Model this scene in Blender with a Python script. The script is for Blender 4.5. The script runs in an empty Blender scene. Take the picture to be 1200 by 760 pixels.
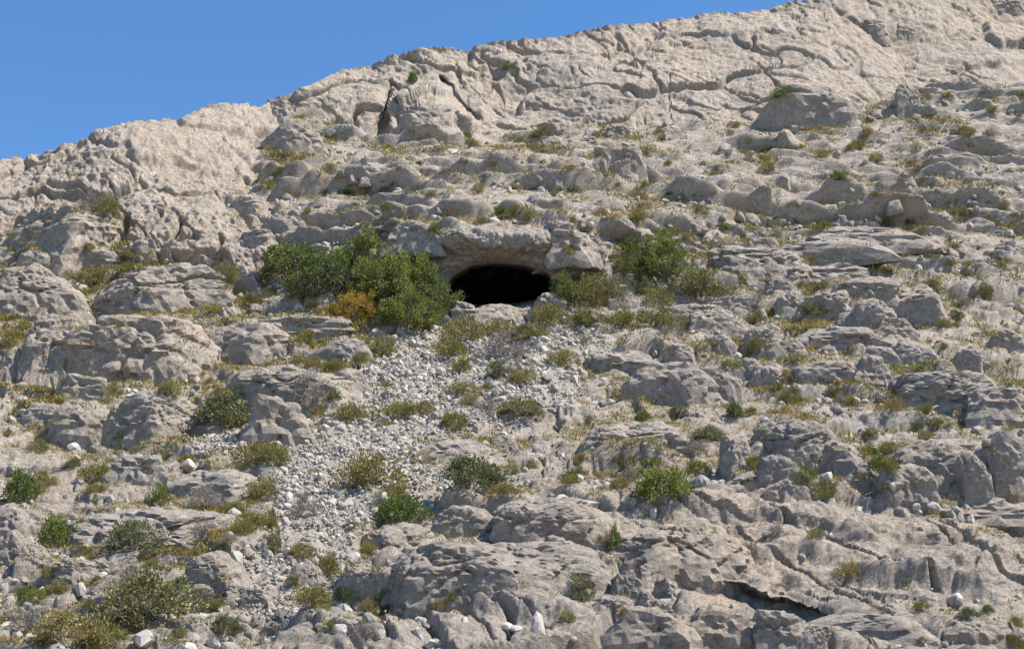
import bpy, bmesh, math, random
import numpy as np
from mathutils import Matrix, Vector

# ------------------------------------------------------------------ camera
SC = bpy.context.scene
COL = SC.collection
W, H, F = 1200.0, 760.0, 1648.0          # photograph size, focal length in its pixels
PITCH = math.radians(15.0)
CP, SP = math.cos(PITCH), math.sin(PITCH)
cam_d = bpy.data.cameras.new('camera')
cam_d.sensor_width = 36.0
cam_d.lens = 36.0 * F / W
cam_d.clip_start = 0.1
cam_d.clip_end = 3000.0
cam = bpy.data.objects.new('camera', cam_d)
COL.objects.link(cam)
cam.location = (0, 0, 0)
cam.rotation_euler = (math.radians(90) + PITCH, 0, 0)
SC.camera = cam

# ------------------------------------------------------------------ light
SUN_EL = math.radians(55.0)
SUN_AZ = math.radians(82.0)              # from straight behind the camera towards +X
sun_dir = Vector((math.cos(SUN_EL) * math.sin(SUN_AZ), -math.cos(SUN_EL) * math.cos(SUN_AZ), math.sin(SUN_EL)))
world = bpy.data.worlds.new('World')
SC.world = world
world.use_nodes = True
wn = world.node_tree
wn.nodes.clear()
w_out = wn.nodes.new('ShaderNodeOutputWorld')
w_bg = wn.nodes.new('ShaderNodeBackground')
w_sky = wn.nodes.new('ShaderNodeTexSky')
w_sky.sky_type = 'NISHITA'
w_sky.sun_disc = False
w_sky.sun_elevation = SUN_EL
w_sky.sun_rotation = math.atan2(sun_dir.x, sun_dir.y)
w_sky.altitude = 1500.0
w_sky.air_density = 1.3
w_sky.dust_density = 0.0
w_sky.ozone_density = 7.0
w_bg.inputs['Strength'].default_value = 0.105
w_hs = wn.nodes.new('ShaderNodeHueSaturation')
w_hs.inputs['Saturation'].default_value = 1.12
wn.links.new(w_sky.outputs[0], w_hs.inputs['Color'])
wn.links.new(w_hs.outputs[0], w_bg.inputs['Color'])
wn.links.new(w_bg.outputs[0], w_out.inputs['Surface'])
sun_l = bpy.data.lights.new('sun', 'SUN')
sun_l.energy = 5.0
sun_l.angle = math.radians(0.53)
sun_l.color = (1.0, 0.93, 0.83)
sun = bpy.data.objects.new('sun', sun_l)
COL.objects.link(sun)
sun.rotation_euler = sun_dir.to_track_quat('Z', 'Y').to_euler()
SC.cycles.diffuse_bounces = 1
SC.view_settings.view_transform = 'Standard'
SC.view_settings.look = 'None'
SC.view_settings.exposure = 0.78
SC.view_settings.gamma = 1.0
SC.view_settings.use_curve_mapping = False

rng = np.random.default_rng(7)
random.seed(7)
f32 = np.float32

# ------------------------------------------------------------------ noise
_G = rng.normal(size=(4096, 3)); _G /= np.linalg.norm(_G, axis=1)[:, None]; _G = _G.astype(f32)
_R = rng.random((4096, 3)).astype(f32)
_T = (rng.random((4096, 3)).astype(f32) - 0.5) * 2

def hsh(i, j, k):
    h = (i * 73856093) ^ (j * 19349663) ^ (k * 83492791)
    h ^= h >> 13
    return (h * 1274126177 >> 7) & 4095

def perlin(p):
    i0 = np.floor(p).astype(np.int64); f = (p - i0).astype(f32)
    u = f * f * f * (f * (f * 6 - 15) + 10)
    res = 0
    for dx in (0, 1):
        wx = u[:, 0] if dx else 1 - u[:, 0]
        for dy in (0, 1):
            wy = u[:, 1] if dy else 1 - u[:, 1]
            for dz in (0, 1):
                wz = u[:, 2] if dz else 1 - u[:, 2]
                g = _G[hsh(i0[:, 0] + dx, i0[:, 1] + dy, i0[:, 2] + dz)]
                res = res + wx * wy * wz * (g[:, 0] * (f[:, 0] - dx) + g[:, 1] * (f[:, 1] - dy) + g[:, 2] * (f[:, 2] - dz))
    return res * 1.6

def fbm(p, octv=4, gain=0.5, lac=2.03):
    a, s, out = 1.0, 1.0, 0
    for o in range(octv):
        out = out + a * perlin(p * s + o * 17.31)
        a *= gain; s *= lac
    return out

def ridged(p, octv=3, gain=0.5):
    a, s, out = 1.0, 1.0, 0
    for o in range(octv):
        out = out + a * (1 - 2.2 * np.abs(perlin(p * s + o * 9.7)))
        a *= gain; s *= 2.1
    return out

def worley(p):
    """F1, F2-F1, random per cell, tilt term"""
    i0 = np.floor(p).astype(np.int64); n = len(p)
    f1 = np.full(n, 9, f32); f2 = np.full(n, 9, f32); idc = np.zeros(n, np.int64)
    vec = np.zeros((n, 3), f32)
    fr = (p - i0).astype(f32)
    for dx in (-1, 0, 1):
        for dy in (-1, 0, 1):
            for dz in (-1, 0, 1):
                h = hsh(i0[:, 0] + dx, i0[:, 1] + dy, i0[:, 2] + dz)
                v = fr - _R[h] - np.array((dx, dy, dz), f32)
                d = np.einsum('ij,ij->i', v, v)
                m = d < f1
                f2 = np.where(m, f1, np.minimum(f2, d))
                f1 = np.where(m, d, f1)
                idc = np.where(m, h, idc)
                vec[m] = v[m]
    f1 = np.sqrt(f1); f2 = np.sqrt(f2)
    rnd = _R[(idc * 7 + 13) & 4095]
    tilt = np.einsum('ij,ij->i', vec, _T[(idc * 5 + 3) & 4095])
    return f1, f2 - f1, rnd, tilt

def sstep(a, b, x):
    t = np.clip((x - a) / (b - a), 0, 1)
    return t * t * (3 - 2 * t)

# ------------------------------------------------------------------ mesh helpers
def mesh_np(name, V, Fc, smooth=True, attrs=None):
    me = bpy.data.meshes.new(name)
    V = np.ascontiguousarray(V, f32); Fc = np.ascontiguousarray(Fc, np.int32)
    k = Fc.shape[1]
    me.vertices.add(len(V)); me.vertices.foreach_set('co', V.ravel())
    me.loops.add(Fc.size); me.loops.foreach_set('vertex_index', Fc.ravel())
    me.polygons.add(len(Fc))
    me.polygons.foreach_set('loop_start', np.arange(0, Fc.size, k, dtype=np.int32))
    me.polygons.foreach_set('loop_total', np.full(len(Fc), k, np.int32))
    me.polygons.foreach_set('use_smooth', np.full(len(Fc), smooth, bool))
    if attrs:
        for an, av in attrs.items():
            a = me.attributes.new(an, 'FLOAT', 'POINT')
            a.data.foreach_set('value', np.ascontiguousarray(av, f32))
    me.update(calc_edges=True)
    return me

def obj(name, me, mat=None, parent=None):
    o = bpy.data.objects.new(name, me)
    if name in ('foliage', 'bare_twigs', 'blades', 'stems'): o['kind'] = 'stuff'
    COL.objects.link(o)
    if mat is not None and me is not None and not me.materials:
        me.materials.append(mat)
    if parent is not None:
        o.parent = parent
    return o

def tag(o, label=None, cat=None, group=None, kind=None):
    if label: o['label'] = label
    if cat: o['category'] = cat
    if group: o['group'] = group
    if kind: o['kind'] = kind
    return o

def copy_tree(o, parent=None):
    c = o.copy(); COL.objects.link(c); c.parent = parent
    for ch in list(o.children):
        copy_tree(ch, c)
    return c

# ------------------------------------------------------------------ materials
def nodes_of(name):
    m = bpy.data.materials.new(name); m.use_nodes = True
    nt = m.node_tree; nt.nodes.clear()
    return m, nt

def N(nt, t, **kw):
    n = nt.nodes.new(t)
    for k, v in kw.items():
        setattr(n, k, v)
    return n

def ramp(nt, fac, stops):
    r = N(nt, 'ShaderNodeValToRGB')
    el = r.color_ramp.elements
    while len(el) < len(stops): el.new(0.5)
    for e, (p, c) in zip(el, stops):
        e.position = p; e.color = (c[0], c[1], c[2], 1)
    nt.links.new(fac, r.inputs[0])
    return r.outputs[0]

def noise(nt, vec, scale, detail=4, rough=0.6, dist=0.0):
    n = N(nt, 'ShaderNodeTexNoise')
    n.inputs['Scale'].default_value = scale; n.inputs['Detail'].default_value = detail
    n.inputs['Roughness'].default_value = rough; n.inputs['Distortion'].default_value = dist
    nt.links.new(vec, n.inputs['Vector'])
    return n.outputs['Fac']

def mixc(nt, fac, a, b, mode='MIX'):
    m = N(nt, 'ShaderNodeMix', data_type='RGBA', blend_type=mode)
    for s, v in ((0, fac), (6, a), (7, b)):
        if isinstance(v, (int, float)): m.inputs[s].default_value = v
        elif isinstance(v, tuple): m.inputs[s].default_value = (v[0], v[1], v[2], 1)
        else: nt.links.new(v, m.inputs[s])
    return m.outputs[2]

def maprange(nt, v, a, b, c=0.0, d=1.0):
    m = N(nt, 'ShaderNodeMapRange'); m.interpolation_type = 'SMOOTHSTEP'
    nt.links.new(v, m.inputs[0])
    for i, x in zip((1, 2, 3, 4), (a, b, c, d)): m.inputs[i].default_value = x
    return m.outputs[0]

def mul(nt, a, b, op='MULTIPLY'):
    m = N(nt, 'ShaderNodeMath', operation=op)
    for i, v in enumerate((a, b)):
        if isinstance(v, (int, float)): m.inputs[i].default_value = v
        else: nt.links.new(v, m.inputs[i])
    return m.outputs[0]

def rock_material(name, grey, warm, gain=1.0):
    m, nt = nodes_of(name)
    L = nt.links.new
    out = N(nt, 'ShaderNodeOutputMaterial'); bs = N(nt, 'ShaderNodeBsdfPrincipled')
    geo = N(nt, 'ShaderNodeNewGeometry'); pos = geo.outputs['Position']
    aw = N(nt, 'ShaderNodeAttribute', attribute_name='warm').outputs['Fac']
    aso = N(nt, 'ShaderNodeAttribute', attribute_name='soil').outputs['Fac']
    asc = N(nt, 'ShaderNodeAttribute', attribute_name='pale').outputs['Fac']
    big = noise(nt, pos, 0.16, 3, 0.55)
    mid = noise(nt, pos, 0.9, 5, 0.65, 0.3)
    fine = noise(nt, pos, 4.0, 6, 0.75, 0.5)
    grain = noise(nt, pos, 15.0, 4, 0.75)
    wv = mul(nt, mul(nt, aw, maprange(nt, big, 0.3, 0.7, -0.25, 0.25), 'ADD'), 1.0)
    wv = mul(nt, wv, maprange(nt, mid, 0.25, 0.75, -0.2, 0.2), 'ADD')
    col = mixc(nt, wv, grey, warm)
    # mottling
    v1 = maprange(nt, mid, 0.28, 0.72, 0.86, 1.12)
    v2 = maprange(nt, fine, 0.28, 0.72, 0.66, 1.20)
    v3 = maprange(nt, grain, 0.25, 0.75, 0.70, 1.22)
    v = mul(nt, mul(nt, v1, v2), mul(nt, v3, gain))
    vm = N(nt, 'ShaderNodeVectorMath', operation='SCALE')
    L(col, vm.inputs[0]); L(v, vm.inputs['Scale'])
    col = vm.outputs[0]
    # dark grey weathered patches, deepened to paint shade contrast into the colour
    crust_shade = maprange(nt, noise(nt, pos, 0.55, 6, 0.72, 0.6), 0.53, 0.70, 0, 0.50)
    col = mixc(nt, crust_shade, col, (0.27, 0.255, 0.245))
    # iron stain, few spots
    st = maprange(nt, noise(nt, pos, 1.3, 5, 0.65), 0.66, 0.76, 0, 0.55)
    col = mixc(nt, st, col, (0.42, 0.25, 0.14))
    # dark lichen blotches, strengthened to stand in for small dark shadows
    li_shade = maprange(nt, noise(nt, pos, 2.4, 5, 0.7, 0.8), 0.57, 0.68, 0, 0.70)
    li_shade = mul(nt, li_shade, maprange(nt, noise(nt, pos, 0.25, 2, 0.5), 0.45, 0.6))
    col = mixc(nt, li_shade, col, (0.16, 0.15, 0.142))
    # streaks where water runs down the faces
    mp_ = N(nt, 'ShaderNodeMapping'); mp_.inputs['Scale'].default_value = (1.1, 1.1, 0.10); L(pos, mp_.inputs['Vector'])
    sk = mul(nt, maprange(nt, noise(nt, mp_.outputs[0], 1.0, 4, 0.65, 0.5), 0.56, 0.72, 0, 0.4), maprange(nt, noise(nt, pos, 0.09, 2, 0.5), 0.48, 0.6))
    col = mixc(nt, sk, col, (0.25, 0.225, 0.20))
    # broken pale fresh stone
    col = mixc(nt, mul(nt, asc, 0.8), col, mixc(nt, maprange(nt, fine, 0.3, 0.7), (0.40, 0.36, 0.31), (0.53, 0.485, 0.425)))
    # soil and dry litter in the pockets
    sn = maprange(nt, mul(nt, aso, maprange(nt, fine, 0.2, 0.8, -0.3, 0.3), 'ADD'), 0.35, 0.75, 0, 0.85)
    scol = mixc(nt, maprange(nt, noise(nt, pos, 2.2, 4, 0.7), 0.35, 0.65), (0.33, 0.285, 0.215), (0.27, 0.225, 0.12))
    col = mixc(nt, sn, col, scol)
    L(col, bs.inputs['Base Color'])
    bs.inputs['Roughness'].default_value = 0.92
    bs.inputs['Specular IOR Level'].default_value = 0.15
    # relief
    b1 = N(nt, 'ShaderNodeBump'); b1.inputs['Strength'].default_value = 0.95; b1.inputs['Distance'].default_value = 0.36
    hgt = noise(nt, pos, 1.9, 9, 0.76, 0.6)
    L(hgt, b1.inputs['Height'])
    def crackline(sc3, w_, off):
        mp = N(nt, 'ShaderNodeMapping'); mp.inputs['Scale'].default_value = sc3; mp.inputs['Location'].default_value = (off, off, off)
        mp.inputs['Rotation'].default_value = (0.2, 0.35, 0.3)
        L(pos, mp.inputs['Vector'])
        n_ = noise(nt, mp.outputs[0], 1.0, 3, 0.55, 0.4)
        a_ = mul(nt, n_, 0.5, 'SUBTRACT')
        b_ = N(nt, 'ShaderNodeMath', operation='ABSOLUTE'); L(a_, b_.inputs[0])
        return maprange(nt, b_.outputs[0], 0.0, w_)
    ckm = mul(nt, crackline((0.35, 0.5, 1.3), 0.016, 3.0), crackline((0.9, 0.7, 0.35), 0.014, 11.0), 'MINIMUM')
    b2 = N(nt, 'ShaderNodeBump'); b2.inputs['Strength'].default_value = 0.22; b2.inputs['Distance'].default_value = 0.08
    L(ckm, b2.inputs['Height']); L(b1.outputs[0], b2.inputs['Normal'])
    b3 = N(nt, 'ShaderNodeBump'); b3.inputs['Strength'].default_value = 0.9; b3.inputs['Distance'].default_value = 0.06
    L(noise(nt, pos, 8.0, 6, 0.78, 0.4), b3.inputs['Height']); L(b2.outputs[0], b3.inputs['Normal'])
    L(b3.outputs[0], bs.inputs['Normal'])
    L(bs.outputs[0], out.inputs['Surface'])
    return m

GREY = (0.455, 0.402, 0.352)
WARM = (0.505, 0.415, 0.325)
M_ROCK = rock_material('limestone', GREY, WARM)
M_CAVE = rock_material('cave_rock_shade', (0.07, 0.06, 0.05), (0.08, 0.065, 0.05), 0.6)  # limestone coloured near black, the chamber's shade put into its colour

def stone_material(name, stops):
    m, nt = nodes_of(name); L = nt.links.new
    out = N(nt, 'ShaderNodeOutputMaterial'); bs = N(nt, 'ShaderNodeBsdfPrincipled')
    geo = N(nt, 'ShaderNodeNewGeometry')
    c = ramp(nt, geo.outputs['Random Per Island'], stops)
    n = noise(nt, geo.outputs['Position'], 9.0, 4, 0.7)
    vm = N(nt, 'ShaderNodeVectorMath', operation='SCALE')
    L(c, vm.inputs[0]); L(maprange(nt, n, 0.25, 0.75, 0.82, 1.12), vm.inputs['Scale'])
    L(vm.outputs[0], bs.inputs['Base Color'])
    bs.inputs['Roughness'].default_value = 0.92; bs.inputs['Specular IOR Level'].default_value = 0.15
    L(bs.outputs[0], out.inputs['Surface'])
    return m
M_SCREE = stone_material('scree_stone', [(0, (0.26, 0.232, 0.20)), (0.3, (0.37, 0.335, 0.29)), (0.7, (0.415, 0.372, 0.32)), (1, (0.49, 0.44, 0.385))])
M_RUBBLE = stone_material('rubble_stone', [(0, (0.24, 0.225, 0.205)), (0.4, (0.33, 0.308, 0.28)), (0.8, (0.40, 0.37, 0.335)), (1, (0.47, 0.44, 0.40))])

def leaf_material(name, stops, trans=0.25):
    m, nt = nodes_of(name); L = nt.links.new
    out = N(nt, 'ShaderNodeOutputMaterial'); bs = N(nt, 'ShaderNodeBsdfPrincipled')
    geo = N(nt, 'ShaderNodeNewGeometry'); oi = N(nt, 'ShaderNodeObjectInfo')
    c = ramp(nt, geo.outputs['Random Per Island'], stops)
    hs = N(nt, 'ShaderNodeHueSaturation')
    L(maprange(nt, oi.outputs['Random'], 0, 1, 0.478, 0.515), hs.inputs['Hue'])
    L(maprange(nt, oi.outputs['Random'], 0, 1, 1.15, 0.85), hs.inputs['Value'])
    hs.inputs['Saturation'].default_value = 1.0
    L(c, hs.inputs['Color'])
    L(hs.outputs[0], bs.inputs['Base Color'])
    bs.inputs['Roughness'].default_value = 0.75; bs.inputs['Specular IOR Level'].default_value = 0.2
    tr = N(nt, 'ShaderNodeBsdfTranslucent'); L(hs.outputs[0], tr.inputs['Color'])
    mx = N(nt, 'ShaderNodeMixShader'); mx.inputs[0].default_value = trans
    L(bs.outputs[0], mx.inputs[1]); L(tr.outputs[0], mx.inputs[2])
    L(mx.outputs[0], out.inputs['Surface'])
    return m

M_GREEN = leaf_material('evergreen_leaf', [(0, (0.065, 0.09, 0.022)), (0.45, (0.135, 0.18, 0.038)), (0.85, (0.22, 0.265, 0.065)), (1, (0.30, 0.29, 0.12))])
M_DARK = leaf_material('dark_leaf', [(0, (0.075, 0.088, 0.034)), (0.5, (0.145, 0.16, 0.06)), (0.85, (0.24, 0.245, 0.105)), (1, (0.34, 0.31, 0.17))])
M_OLIVE = leaf_material('olive_leaf', [(0, (0.14, 0.128, 0.042)), (0.5, (0.235, 0.21, 0.07)), (1, (0.35, 0.295, 0.11))])
M_GREYT = leaf_material('dry_twig', [(0, (0.15, 0.135, 0.115)), (0.6, (0.24, 0.215, 0.185)), (1, (0.34, 0.30, 0.25))], 0.05)
M_STRAW = leaf_material('dry_grass', [(0, (0.20, 0.155, 0.045)), (0.5, (0.32, 0.25, 0.07)), (1, (0.44, 0.35, 0.13))])
M_ORANGE = leaf_material('orange_leaf', [(0, (0.26, 0.15, 0.03)), (0.5, (0.42, 0.25, 0.045)), (1, (0.56, 0.36, 0.09))])
M_GRASSY = leaf_material('yellow_green_leaf', [(0, (0.13, 0.13, 0.035)), (0.5, (0.215, 0.21, 0.055)), (1, (0.34, 0.30, 0.10))])

# ------------------------------------------------------------------ base hill: depth along the view axis for each direction
def to_world(px, py, d):
    xc = (px - W / 2) / F; yc = (H / 2 - py) / F
    return np.stack([d * xc, d * (CP - yc * SP), d * (SP + yc * CP)], -1)

def to_pixel(P):
    x, y, z = P[..., 0], P[..., 1], P[..., 2]
    d = y * CP + z * SP
    v = -y * SP + z * CP
    return W / 2 + F * x / d, H / 2 - F * v / d, d

SKY = [(-300, 262), (-120, 210), (0, 181), (45, 170), (80, 166), (150, 147), (215, 136), (240, 124), (300, 118), (345, 106), (400, 90),
       (470, 71), (520, 66), (580, 53), (640, 46), (700, 39), (760, 26), (830, 13), (870, 13), (900, 8), (930, -2), (1000, -12),
       (1100, -18), (1200, -16), (1350, -30), (1500, -45)]
COLS = {
    -300: [(1000, 31), (830, 40), (760, 45), (580, 60), (450, 76), (370, 90), (320, 95), (240, 102)],
    0: [(1000, 31), (830, 40), (760, 45), (580, 60), (450, 77), (365, 91), (320, 96), (250, 101), (175, 110), (150, 113)],
    150: [(1000, 31), (830, 40), (760, 45), (580, 60), (450, 77), (365, 91), (325, 96), (250, 101), (175, 109), (140, 115)],
    290: [(1000, 31), (830, 40), (760, 45), (580, 60), (450, 77), (375, 90), (325, 97), (260, 102), (200, 112), (150, 124), (112, 132)],
    400: [(1000, 31), (830, 40), (760, 45), (580, 60), (450, 77), (380, 88), (330, 94.5), (285, 97), (250, 104), (200, 118), (158, 134), (120, 140), (85, 146)],
    520: [(1000, 31), (830, 40), (760, 45), (580, 60), (450, 77), (390, 88), (350, 92.5), (300, 93), (270, 93), (250, 96), (200, 115), (165, 136), (110, 141), (60, 150)],
    660: [(1000, 31), (830, 40), (760, 45), (590, 59), (450, 77), (390, 88), (350, 92.5), (300, 93), (270, 93.5), (250, 98), (200, 116), (158, 139), (110, 144), (38, 154)],
    800: [(1000, 31), (830, 40), (760, 45), (590, 59), (450, 79), (390, 89), (330, 98), (290, 101), (260, 104), (200, 120), (150, 140), (100, 146), (15, 160)],
    950: [(1000, 31), (830, 40), (760, 45.5), (590, 59), (450, 80), (360, 96), (260, 111), (200, 123), (148, 139), (100, 147), (0, 163)],
    1080: [(1000, 31), (830, 40), (760, 46), (590, 60), (450, 81), (360, 97), (260, 112), (180, 129), (112, 150), (50, 160), (-20, 170)],
    1200: [(1000, 31), (830, 40), (760, 46.5), (590, 61), (450, 82), (360, 98), (260, 114), (180, 131), (100, 155), (50, 166), (-20, 176)],
    1500: [(1000, 31), (830, 40), (760, 47), (590, 62), (450, 84), (360, 100), (260, 118), (180, 136), (100, 158), (50, 168), (-45, 180)],
}
CK = sorted(COLS)
def base_depth(px, py):
    vals = np.stack([np.interp(py, [a[0] for a in COLS[k][::-1]], [a[1] for a in COLS[k][::-1]]) for k in CK], 0)
    x = np.clip(px, CK[0], CK[-1])
    i = np.clip(np.searchsorted(CK, x, side='right') - 1, 0, len(CK) - 2)
    ka = np.array(CK, float)
    t = (x - ka[i]) / (ka[i + 1] - ka[i]); t = t * t * (3 - 2 * t)
    ii = np.arange(px.size).reshape(px.shape)
    v = vals.reshape(len(CK), -1)
    return (v[i.ravel(), ii.ravel()] * (1 - t.ravel()) + v[i.ravel() + 1, ii.ravel()] * t.ravel()).reshape(px.shape)

def blur(A, r, axis, it=2):
    for _ in range(it):
        pad = [(0, 0)] * A.ndim; pad[axis] = (r + 1, r)
        c = np.cumsum(np.pad(A, pad, mode='edge'), axis=axis)
        n = A.shape[axis]
        A = (np.take(c, range(2 * r + 1, 2 * r + 1 + n), axis) - np.take(c, range(0, n), axis)) / (2 * r + 1)
    return A

def poly_sd(px, py, poly):
    """signed distance in pixels, positive inside"""
    P = np.array(poly, float); n = len(P)
    x, y = px.ravel(), py.ravel()
    d = np.full(x.shape, 1e9); ins = np.zeros(x.shape, bool)
    for a in range(n):
        ax, ay = P[a]; bx, by = P[(a + 1) % n]
        ex, ey = bx - ax, by - ay
        t = np.clip(((x - ax) * ex + (y - ay) * ey) / (ex * ex + ey * ey), 0, 1)
        d = np.minimum(d, (x - ax - t * ex) ** 2 + (y - ay - t * ey) ** 2)
        c = ((ay > y) != (by > y)) & (x < ex * (y - ay) / (ey if ey else 1e-9) + ax)
        ins ^= c
    d = np.sqrt(d)
    return np.where(ins, d, -d).reshape(px.shape)

STEP = 1.5
xs = np.concatenate([np.linspace(-300, -12, 60, endpoint=False), np.arange(-12, 1213, STEP), np.linspace(1214, 1500, 60)])
NROW = 730
BOT = 800.0
_vv = np.linspace(0, 1, 2001)
_dn = 1.0 + 1.2 * ((_vv > 0.58) & (_vv < 0.88)) + 0.7 * (_vv >= 0.88)
_cd = np.concatenate([[0], np.cumsum((_dn[1:] + _dn[:-1]) / 2)]); _cd /= _cd[-1]
vs = np.interp(np.linspace(0, 1, NROW), _cd, _vv)   # more rows where the terraces lie edge-on
sky_y = np.interp(xs, [s[0] for s in SKY], [s[1] for s in SKY])
PX = np.repeat(xs[None, :], NROW, 0)
PY = BOT + (sky_y[None, :] - BOT) * vs[:, None]
D = base_depth(PX, PY)
D = blur(D, 6, 0); D = blur(D, 16, 1)
# cave brow and undercut
def ell(cx, cy, rx, ry): return np.sqrt(((PX - cx) / rx) ** 2 + ((PY - cy) / ry) ** 2)
wx_f = fbm(np.stack([PX.ravel() / 22, PY.ravel() / 22, np.zeros(PX.size) + 4], -1), 3).reshape(PX.shape)
D -= 1.3 * sstep(1.0, 0.2, ell(590, 280, 120, 24))
D += 3.0 * sstep(1.0, 0.25, ell(584, 336, 84, 38))
# rounded buttress of the upper cliff with the cleft at its side, and the niche beside it
D -= 5.5 * sstep(1.0, 0.45, ell(512, 142, 58, 44))
D += 3.2 * np.exp(-((PX - 452 + (PY - 130) * 0.25) / 7.0) ** 2) * sstep(92, 120, PY) * sstep(176, 160, PY)
D += 1.3 * sstep(1.0, 0.0, ell(536, 154, 15, 20))
D += 2.0 * np.exp(-((PY - (96 + (PX - 515) * 0.72)) / 4.0) ** 2) * sstep(508, 520, PX) * sstep(572, 556, PX)
D += 1.2 * sstep(1.0, 0.0, ell(637, 152, 20, 13))
# undercut ledges across the foot slab
for lx, ly, amt, fade in (((780, 850, 900, 960, 1025), (658, 680, 697, 707, 740), 1.5, 60), ((575, 620, 660, 705), (618, 628, 622, 600), .5, 30), ((425, 470, 520, 560), (660, 676, 690, 684), 1.3, 40)):
    below = PY - np.interp(PX, lx, ly) - wx_f * 3
    D += amt * sstep(0, 4, below) * sstep(fade, 6, below) * sstep(lx[0] - 8, lx[0] + 18, PX) * sstep(lx[-1] + 8, lx[-1] - 18, PX)
base = to_world(PX, PY, D)

def grid_normals(P):
    du = np.gradient(P, axis=1); dv = np.gradient(P, axis=0)
    n = np.cross(du, dv)
    n /= np.linalg.norm(n, axis=2)[..., None] + 1e-9
    return n
NRM = grid_normals(blur(blur(base, 3, 0), 5, 1))

# ------------------------------------------------------------------ zones of the hill
wx = fbm(np.stack([PX.ravel() / 45, PY.ravel() / 45, np.zeros(PX.size)], -1), 3).reshape(PX.shape) * 9
UP_POLY = [(300, 128), (380, 138), (430, 158), (480, 166), (560, 166), (700, 158), (790, 146), (900, 145), (1000, 140), (1030, 114), (1100, 106), (1210, 100), (1510, 100), (1510, -80), (300, -80)]
LEFT_POLY = [(-310, 320), (0, 292), (60, 240), (140, 250), (150, 305), (215, 318), (300, 335), (345, 285), (330, 235), (305, 190), (330, 150), (320, 60), (-310, 60)]
FG_POLY = [(395, 690), (420, 650), (470, 600), (560, 585), (640, 574), (720, 592), (860, 586), (1010, 585), (1100, 600), (1210, 596), (1510, 600), (1510, 900), (640, 900), (520, 760), (470, 720)]
SCREE_POLY = [(440, 392), (540, 372), (660, 372), (745, 395), (700, 425), (665, 470), (620, 500), (560, 510), (500, 535), (600, 565), (560, 582), (470, 590), (425, 640), (400, 690), (400, 720), (330, 740), (270, 700), (300, 655), (330, 600), (300, 545), (205, 520), (290, 505), (380, 480), (425, 440)]
SLABL_POLY = [(-310, 505), (60, 500), (140, 515), (210, 530), (190, 590), (80, 600), (-310, 600)]
SLABC_POLY = [(670, 505), (700, 480), (800, 478), (900, 480), (880, 560), (790, 545), (680, 535)]
z_up = sstep(-5, 7, poly_sd(PX, PY, UP_POLY) + wx)
z_left = sstep(-5, 8, poly_sd(PX, PY, LEFT_POLY) + wx)
z_fg = sstep(-4, 6, poly_sd(PX, PY, FG_POLY) + wx)
z_scree = sstep(-6, 10, poly_sd(PX, PY, SCREE_POLY) + wx * 1.4)
z_slab = np.maximum(sstep(-6, 10, poly_sd(PX, PY, SLABL_POLY) + wx), sstep(-6, 10, poly_sd(PX, PY, SLABC_POLY) + wx))
z_left *= 1 - z_up; z_scree *= (1 - z_fg)
z_brow = sstep(1.0, 0.6, ell(600, 295, 140, 45)) * (PY < 330)
z_cliff = np.clip(z_up + z_left, 0, 1)
z_terr = sstep(330, 265, PY) * (1 - z_cliff) * (1 - z_brow)
z_low = np.clip(1 - z_cliff - z_terr - z_fg - z_scree - z_slab - z_brow, 0, 1)

P = base.reshape(-1, 3).astype(f32)
sh = PX.shape
def g(a): return a.reshape(sh)
X, Y, Z = P[:, 0], P[:, 1], P[:, 2]
warp = np.stack([fbm(P * 0.12, 3), fbm(P * 0.12 + 31, 3), fbm(P * 0.12 + 77, 3)], -1)
Pw = P + warp * 1.6

CAVE_POLY = [(514, 351), (518, 337), (530, 324), (550, 312), (575, 308), (612, 311), (642, 319), (655, 330), (650, 345), (632, 357), (600, 363), (560, 361), (532, 357)]
# strata: ledges that step out of the slope
def strata(q, th, lateral, rise=0.2):
    qi = q / th + lateral * 0.9
    k = np.floor(qi).astype(np.int64); f = (qi - k).astype(f32)
    amp = _R[(k * 131 + 57) & 4095, 0]
    prof = sstep(0.0, rise, f) * (1 - sstep(rise, 1.0, f) * 1.0)
    return prof * (0.35 + 0.9 * amp)
lat1 = fbm(np.stack([X * 0.05, Y * 0.04, Z * 0.10], -1), 3)
lat2 = fbm(np.stack([X * 0.16, Y * 0.12, Z * 0.25], -1) + 5, 2)
gate = sstep(-0.25, 0.35, fbm(np.stack([X * 0.11, Y * 0.11, Z * 0.35], -1) + 11, 3))
gate2 = sstep(-0.2, 0.3, fbm(np.stack([X * 0.3, Y * 0.3, Z * 0.8], -1) + 41, 2))
q = Z + 0.035 * X
s_big = strata(q, 2.6, lat1 * 0.8, 0.27) * gate
s_mid = strata(q, 1.15, lat1 * 1.3 + lat2 * 0.15, 0.34) * (0.25 + 0.75 * gate2)
s_thin = strata(q, 0.52, lat1 * 2.6 + lat2 * 0.3, 0.3) * gate2
s_dip = strata(Z + 0.22 * X + 0.12 * Y, 2.3, lat1 * 0.9) * gate

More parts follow.
